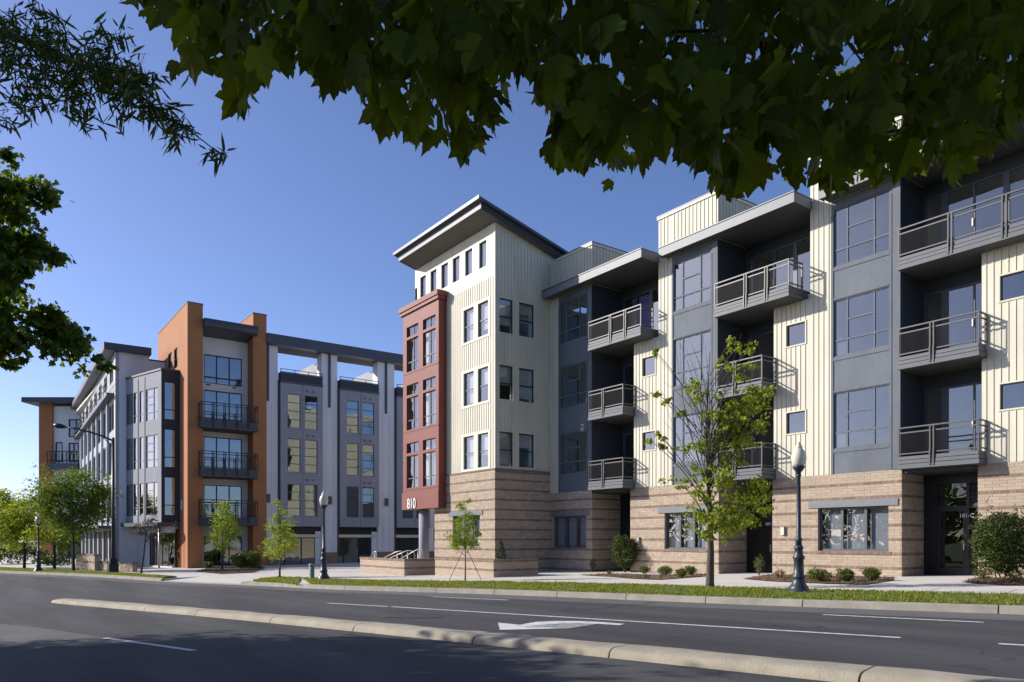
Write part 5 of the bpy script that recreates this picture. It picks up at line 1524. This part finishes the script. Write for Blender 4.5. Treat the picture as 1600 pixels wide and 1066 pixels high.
bush('tall narrow conifer by the far shopfronts', P(97, 884.5), 1.3, 2.9, 'conifer', .16, 900, name='conifer', group=None, cat='conifer', shape='cone', stems=1)
for x, y, w, h, lab in ((20, 881, 5, 1.6, 'dark hedge mass at the far left end of the street'), (78, 883, 3, .8, 'low dark hedge before the far orange pier')):
    bush(lab, P(x, y), w, h, 'shrub', .25, 700, name='hedge', group=None, cat='hedge')

# woods and gardens across the street, behind the camera: what the windows mirror
tw = MB()
for i in range(46):
    x = -95 + i * 3.4 + rv.gauss(0, 1.2); y = -34 + x * .30 + rv.gauss(0, 4); h = rv.uniform(8, 12.5); z = G(x, y) - .3
    if math.hypot(x, y) < 16: continue
    limb(tw, (x, y, z), (x, y, z + h * .6), .22, .08, 3, 0, .03)
    for _ in range(460):
        d = rdir() * rv.random() ** .33
        leaf4(tw, Vector((x + d.x * h * .34, y + d.y * h * .34, z + h * .58 + d.z * h * .42)), rv.uniform(.5, 1.0), aspect=.8)
tw.build('woods', M['maple_far'], kind='stuff')
# ================================================================ TREES NEAR THE CAMERA
def W(lat, d, z): return Vector((VX * d + RX * lat, VY * d + RY * lat, z))
rn = random.Random(21)

# ---- the big-leafed maple whose low boughs hang over the view; its trunk stands behind and to the right
mt = W(4.6, -2.6, 0); mt.z = G(mt.x, mt.y) - .15
MT = thing('maple_tree', 'large maple overhead whose dark hanging leaves fill the top of the view', 'tree', mt)
EDGE = [(150, -40), (180, 0), (190, 24), (218, 30), (240, 55), (258, 60), (265, 118), (298, 150), (335, 100), (350, 170), (380, 228), (400, 160), (425, 120), (470, 115), (500, 150), (530, 180), (545, 130), (560, 180), (600, 225), (640, 238), (662, 250), (698, 232), (722, 284), (748, 240), (775, 215), (790, 150), (818, 136), (840, 185), (856, 272), (880, 282), (905, 270), (930, 275), (955, 304), (985, 262), (1010, 292), (1030, 255), (1065, 277), (1095, 290), (1112, 308), (1140, 322), (1165, 300), (1180, 328), (1210, 282), (1230, 315), (1250, 300), (1265, 272), (1290, 328), (1312, 320), (1340, 290), (1380, 292), (1400, 266), (1430, 292), (1460, 246), (1490, 308), (1520, 262), (1560, 246), (1600, 222), (1700, 235), (2000, 260)]
def edge(x):
    if x < EDGE[0][0]: return -200
    for (a, b), (c, d) in zip(EDGE, EDGE[1:]):
        if a <= x <= c: return b + (d - b) * (x - a) / (c - a)
    return 240

OUT = [(0, 0), (.11, -.05), (.26, -.01), (.40, .13), (.36, .24), (.47, .38), (.50, .66), (.36, .58), (.27, .54), (.23, .62), (.21, .80), (.12, .84), (0, 1.10)]
def maple_mesh(var):
    r_ = random.Random(var)
    half = [(x * r_.uniform(.9, 1.12), y * r_.uniform(.95, 1.06)) for x, y in OUT]
    right = half; left = [(-x * r_.uniform(.9, 1.1), y * r_.uniform(.96, 1.04)) for x, y in half[1:-1]]
    bend = r_.uniform(.05, .30); fold = r_.uniform(.05, .35); tw = r_.uniform(-.25, .25)
    def h(x, y): return abs(x) * fold - bend * (y - .3) ** 2 - abs(x) ** 2 * .5 + tw * x * y
    spine = [(0, .0), (0, .35), (0, .7)]
    vs_ = []; fs = []
    for side in (right[1:-1], left):
        sgn = 1 if side is not left else -1
        b = len(vs_)
        pts = [(0, 0)] + list(side) + [half[-1]]
        for x, y in pts + [(0, .35), (0, .68)]: vs_.append((x, h(x, y), y))
        n = len(pts); m1, m2 = b + n, b + n + 1
        for i in range(n - 1):
            yy = (pts[i][1] + pts[i + 1][1]) / 2
            c = m1 if i < n * .62 else m2
            f = (b + i, b + i + 1, c)
            fs.append(f if sgn > 0 else f[::-1])
        k = int(math.ceil(n * .62))
        fs.append((b + k, m2, m1) if sgn > 0 else (b + k, m1, m2))
    # petiole
    b = len(vs_)
    vs_ += [(-.006, 0, .02), (.006, 0, .02), (.004, .03, -.5), (-.004, .03, -.5)]; fs.append((b, b + 1, b + 2, b + 3))
    # the leaf hangs: tip down
    return [(x, y, -z) for x, y, z in vs_], fs
LV = [maple_mesh(i) for i in range(6)]
LM = []
for v, f in LV:
    me = bpy.data.meshes.new('leaf'); me.from_pydata(v, [], f); me.materials.append(M['maple']); me.polygons.foreach_set('use_smooth', [True] * len(f)); LM.append(me)

leaves = []
def try_leaf(d, lat, z, strict=True):
    s = rn.uniform(.075, .135) if d < 3.2 else rn.uniform(.075, .125)
    p = W(lat, d, z)
    px = to_px(p - Vector((0, 0, s * .95)))
    if px is None: return False
    half = s * .36 * F / d
    if px[1] > min(edge(px[0] - half * .6), edge(px[0]), edge(px[0] + half * .6)) + 6: return False
    if px[0] < 150: return False
    leaves.append((p, s, d))
    return True
# hanging sheets of leaves: a front fringe and several layers behind
n = 0
while n < 2800:
    u = rn.random()
    d = rn.uniform(2.1, 3.6) if u < .6 else rn.uniform(3.2, 5.2)
    x = rn.uniform(140, 1900); lat = (x - CX) / F * d
    if lat < 0 and d > 4.8: continue
    y = rn.uniform(-90, 330)
    z = EYE + (HY - y) / F * d
    if z > 4.3: continue
    if try_leaf(d, lat, z): n += 1
# the crown above the picture
for _ in range(4200):
    a = rn.uniform(0, 6.283); r_ = math.sqrt(rn.random()) * 5.4
    c = W(1.6, 1.2, 0); p = Vector((c.x + math.cos(a) * r_, c.y + math.sin(a) * r_, rn.uniform(3.5, 8.2)))
    dome = 8.2 - .12 * r_ ** 2
    if p.z > dome: continue
    px = to_px(p)
    if px and px[0] > -100 and px[1] > -60: continue
    leaves.append((p, rn.uniform(.13, .2), 50 if px is None else px[2] + 20))
def leaf_rot(p):
    yaw = rn.uniform(0, 6.283); tilt = rn.gauss(.0, .42); roll = rn.gauss(0, .35)
    return Matrix.Rotation(yaw, 3, 'Z') @ Matrix.Rotation(tilt, 3, 'X') @ Matrix.Rotation(roll, 3, 'Y')
vis = [i for i, (p, s, d) in enumerate(leaves) if (lambda q: q and -20 < q[0] < 1620 and -10 < q[1])(to_px(p))]
vis.sort(key=lambda i: -leaves[i][1] / leaves[i][2])
single = set(vis[:300])
fol = MB()
for i, (p, s, d) in enumerate(leaves):
    m = leaf_rot(p); k = rn.randrange(6)
    if i in single:
        o = bpy.data.objects.new('leaf', LM[k]); COL.objects.link(o); o.parent = MT
        o.matrix_local = Matrix.Translation(p - OFF[MT]) @ (m * s).to_4x4(); OFF[o] = OFF[MT]
    else:
        v, f = LV[k]
        fol.faces([p + m @ (Vector(q) * s) for q in v], f, 0, True)
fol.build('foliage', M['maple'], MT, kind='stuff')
tk = MB()
top = mt + Vector((-.1, .1, 3.4))
tk.tube([mt - Vector((0, 0, .2)), mt + Vector((0, 0, .2)), mt + Vector((-.05, 0, 1.8)), top, top + Vector((-.3, .3, 2.6)), top + Vector((-.5, .3, 4.2))], [.34, .25, .22, .19, .10, .03], 12)
boughs = []
for (d, lat, z, r_) in ((3.2, -1.2, 3.45, .05), (3.6, -.3, 3.75, .05), (3.9, .7, 3.65, .05), (4.4, 1.7, 3.9, .055), (4.2, 2.6, 3.6, .05), (3.0, 1.0, 3.3, .04), (2.6, .1, 3.1, .035)):
    st_ = top + Vector((0, 0, rn.uniform(-.5, .6)))
    pts = limb(tk, st_, W(lat, d, z), r_, .012, 9, .10, .06); boughs.append(pts)
tk.build('trunk', M['bark_dark'], MT)
br = MB()
for pts in boughs:
    for k in range(4, len(pts)):
        for _ in range(3):
            q = pts[k] + Vector((rn.gauss(0, .5), rn.gauss(0, .5), rn.uniform(-.55, .1)))
            px = to_px(q)
            if px and px[1] > edge(px[0]) - 60: continue
            sub = limb(br, pts[k], q, .010, .004, 4, .05, .1)
            for __ in range(2):
                e = sub[-2] + Vector((rn.gauss(0, .22), rn.gauss(0, .22), rn.uniform(-.3, .05))); pe = to_px(e)
                if pe and pe[1] > edge(pe[0]) - 45: continue
                limb(br, sub[2], e, .005, .002, 3, .04, .1)
br.build('twigs', M['bark_dark'], MT, kind='stuff')

# ---- willow oak to the left, one thin bough reaches into the top left corner
wo = Vector((-9.2, -4.4, 0)); wo.z = G(wo.x, wo.y) - .1
WO = thing('willow_oak', 'willow oak whose thin bough of narrow leaves reaches in at the top left', 'tree', wo)
tk = MB(); tk.tube([wo - Vector((0, 0, .2)), wo + Vector((0, 0, .15)), wo + Vector((.1, .1, 2.6)), wo + Vector((.0, .3, 5.2)), wo + Vector((.2, .2, 8.4))], [.30, .22, .19, .14, .04], 10)
lf = MB()
def narrow(p, s, mb=None):
    d = rdir(); d.z -= .35; d.normalize(); n = rdir(); w = d.cross(n); w.normalize(); n2 = w.cross(d)
    c = .08 * s
    lf.face([p, p + d * s * .3 + w * s * .07, p + d * s * .65 + w * s * .06 - n2 * c, p + d * s - n2 * c * 2, p + d * s * .65 - w * s * .075 - n2 * c, p + d * s * .3 - w * s * .085])
path = [at_depth(-330, -60, 5.6), at_depth(-60, 35, 4.7), at_depth(60, 72, 4.4), at_depth(150, 112, 4.15), at_depth(220, 150, 3.95), at_depth(262, 186, 3.85), at_depth(300, 207, 3.8), at_depth(352, 247, 3.7)]
tk.tube([wo + Vector((0, .2, 3.6))] + path, [.08, .035, .022, .016, .011, .008, .006, .004, .002], 6, cap=False)
def spray(c, rad, n, ln=.085):
    a = c + rdir() * rad
    limb(tk, c, a, .004, .0015, 3, .02, .12)
    for _ in range(n):
        q = c.lerp(a, rn.uniform(.2, 1.05)) + rdir() * .02
        narrow(q, ln * rn.uniform(.6, 1.25))
cl_ = [(-40, 60, 70, 40), (10, 70, 60, 46), (30, 30, 45, 22), (60, 85, 60, 56), (110, 95, 55, 52), (60, 130, 45, 26), (120, 145, 45, 34), (150, 70, 30, 14), (160, 110, 50, 48), (195, 120, 42, 40), (200, 155, 38, 28), (228, 128, 22, 16), (235, 170, 18, 12), (258, 178, 20, 14), (270, 192, 18, 14), (130, 185, 22, 8), (20, 165, 35, 12), (10, 190, 20, 5), (80, 40, 30, 12), (185, 60, 14, 5), (275, 215, 14, 5), (302, 208, 6, 3), (330, 230, 7, 3), (348, 242, 5, 3)]
for x, y, rp, n_ in cl_:
    for _ in range(int(n_ * .75)):
        xx, yy = rn.gauss(x, rp * .45), rn.gauss(y, rp * .42)
        d = 4.3 - xx * .0017 + rn.gauss(0, .12)
        spray(at_depth(xx, yy, d), rp / F * d * .5 * rn.uniform(.5, 1.1) + .02, 6)
for _ in range(900):                           # the crown proper, outside the picture
    dd = rdir() * rn.random() ** .4
    c = Vector((-9.3 + dd.x * 3.4, -4.6 + dd.y * 3.4, 6.7 + dd.z * 2.9))
    px = to_px(c)
    if px and px[0] > -60 and px[1] < 900: continue
    a = c + rdir() * .5
    if rn.random() < .25: limb(tk, wo + Vector((.1, .25, 4.5 + (c.z - 4.5) * .6)), c, .03, .008, 4, .03, .06)
    for _ in range(26):
        leaf4(lf, c + Vector((rn.gauss(0, .28), rn.gauss(0, .28), rn.gauss(0, .25))), rn.uniform(.10, .2), aspect=.32)
tk.build('trunk', M['bark_dark'], WO); lf.build('crown', M['oak'], WO)

# ---- maple at the left edge
em = at_depth(-400, HY, 7.8); em.z = G(em.x, em.y) - .1
EB = [(25, 270, 26), (5, 300, 34), (42, 268, 13), (20, 325, 22), (40, 300, 15), (15, 365, 30), (42, 372, 17), (5, 400, 12), (15, 455, 30), (55, 450, 24), (78, 440, 14), (35, 490, 32), (70, 490, 20), (70, 525, 24), (100, 525, 16), (118, 547, 10), (35, 535, 26), (5, 545, 22), (20, 565, 10), (80, 545, 12), (-30, 280, 40), (-40, 360, 50), (-40, 470, 50), (-90, 330, 60), (-90, 440, 60), (-30, 540, 25)]
bl = [pxblob(em, x, y, r_, rv.uniform(-.5, .6)) + (1,) for x, y, r_ in EB]
for _ in range(26):
    d = rdir() * rv.random() ** .4
    bl.append((d.x * 1.8 - .6, 4.3 + d.z * 1.5, abs(d.y) * 1.8 + .3, .6))
bl = [b for b in bl if b[1] > 1.8]
bl2 = []
for b in bl:
    q = em + Vector((RX * b[0] - VX * b[2], RY * b[0] - VY * b[2], b[1])); px = to_px(q)
    if b in bl[:len(EB)] or not px or px[0] < -130: bl2.append(b)
grow_tree('maple_tree', 'maple reaching into the left edge with dense dark green leaves', 'tree', em, 2.3, .17, bl2, 'maple_far', .07, 7000, leaf='s', droop=.45, barkm='bark_dark', twig=.15, lk=.10, rise=-.12)

# ---- broad street tree on the near sidewalk, further left: its shade lies across the foreground lanes
sx_, sy_ = -17.6, -7.4
st4 = Vector((sx_, sy_, G(sx_, sy_) - .15))
bl = []
for _ in range(80):
    d = rdir() * rv.random() ** .35
    q = Vector((d.x * 4.4, d.y * 4.4, 5.0 + d.z * 2.1))
    bl.append((q.x * RX + q.y * RY, q.z, -(q.x * VX + q.y * VY), 1.1))
grow_tree('street_tree', 'broad street tree left of the view, on the near side of the road', 'tree', st4, 2.4, .2, bl, 'maple_far', .22, 420, leaf='4', barkm='bark_dark', twig=.1, lk=.15)

st5 = Vector((-16.6, -3.9, G(-16.6, -3.9) - .15))
bl = []
for _ in range(34):
    d = rdir() * rv.random() ** .35
    bl.append(((d.x * RX + d.y * RY) * 2.4, 4.5 + d.z * 1.7, -(d.x * VX + d.y * VY) * 2.4, .9))
grow_tree('street_tree', 'smaller street tree at the near kerb, just outside the left edge', 'tree', st5, 2.2, .14, bl, 'maple_far', .2, 420, leaf='4', barkm='bark_dark', twig=.1, lk=.15)
cam_d.clip_end = 4000
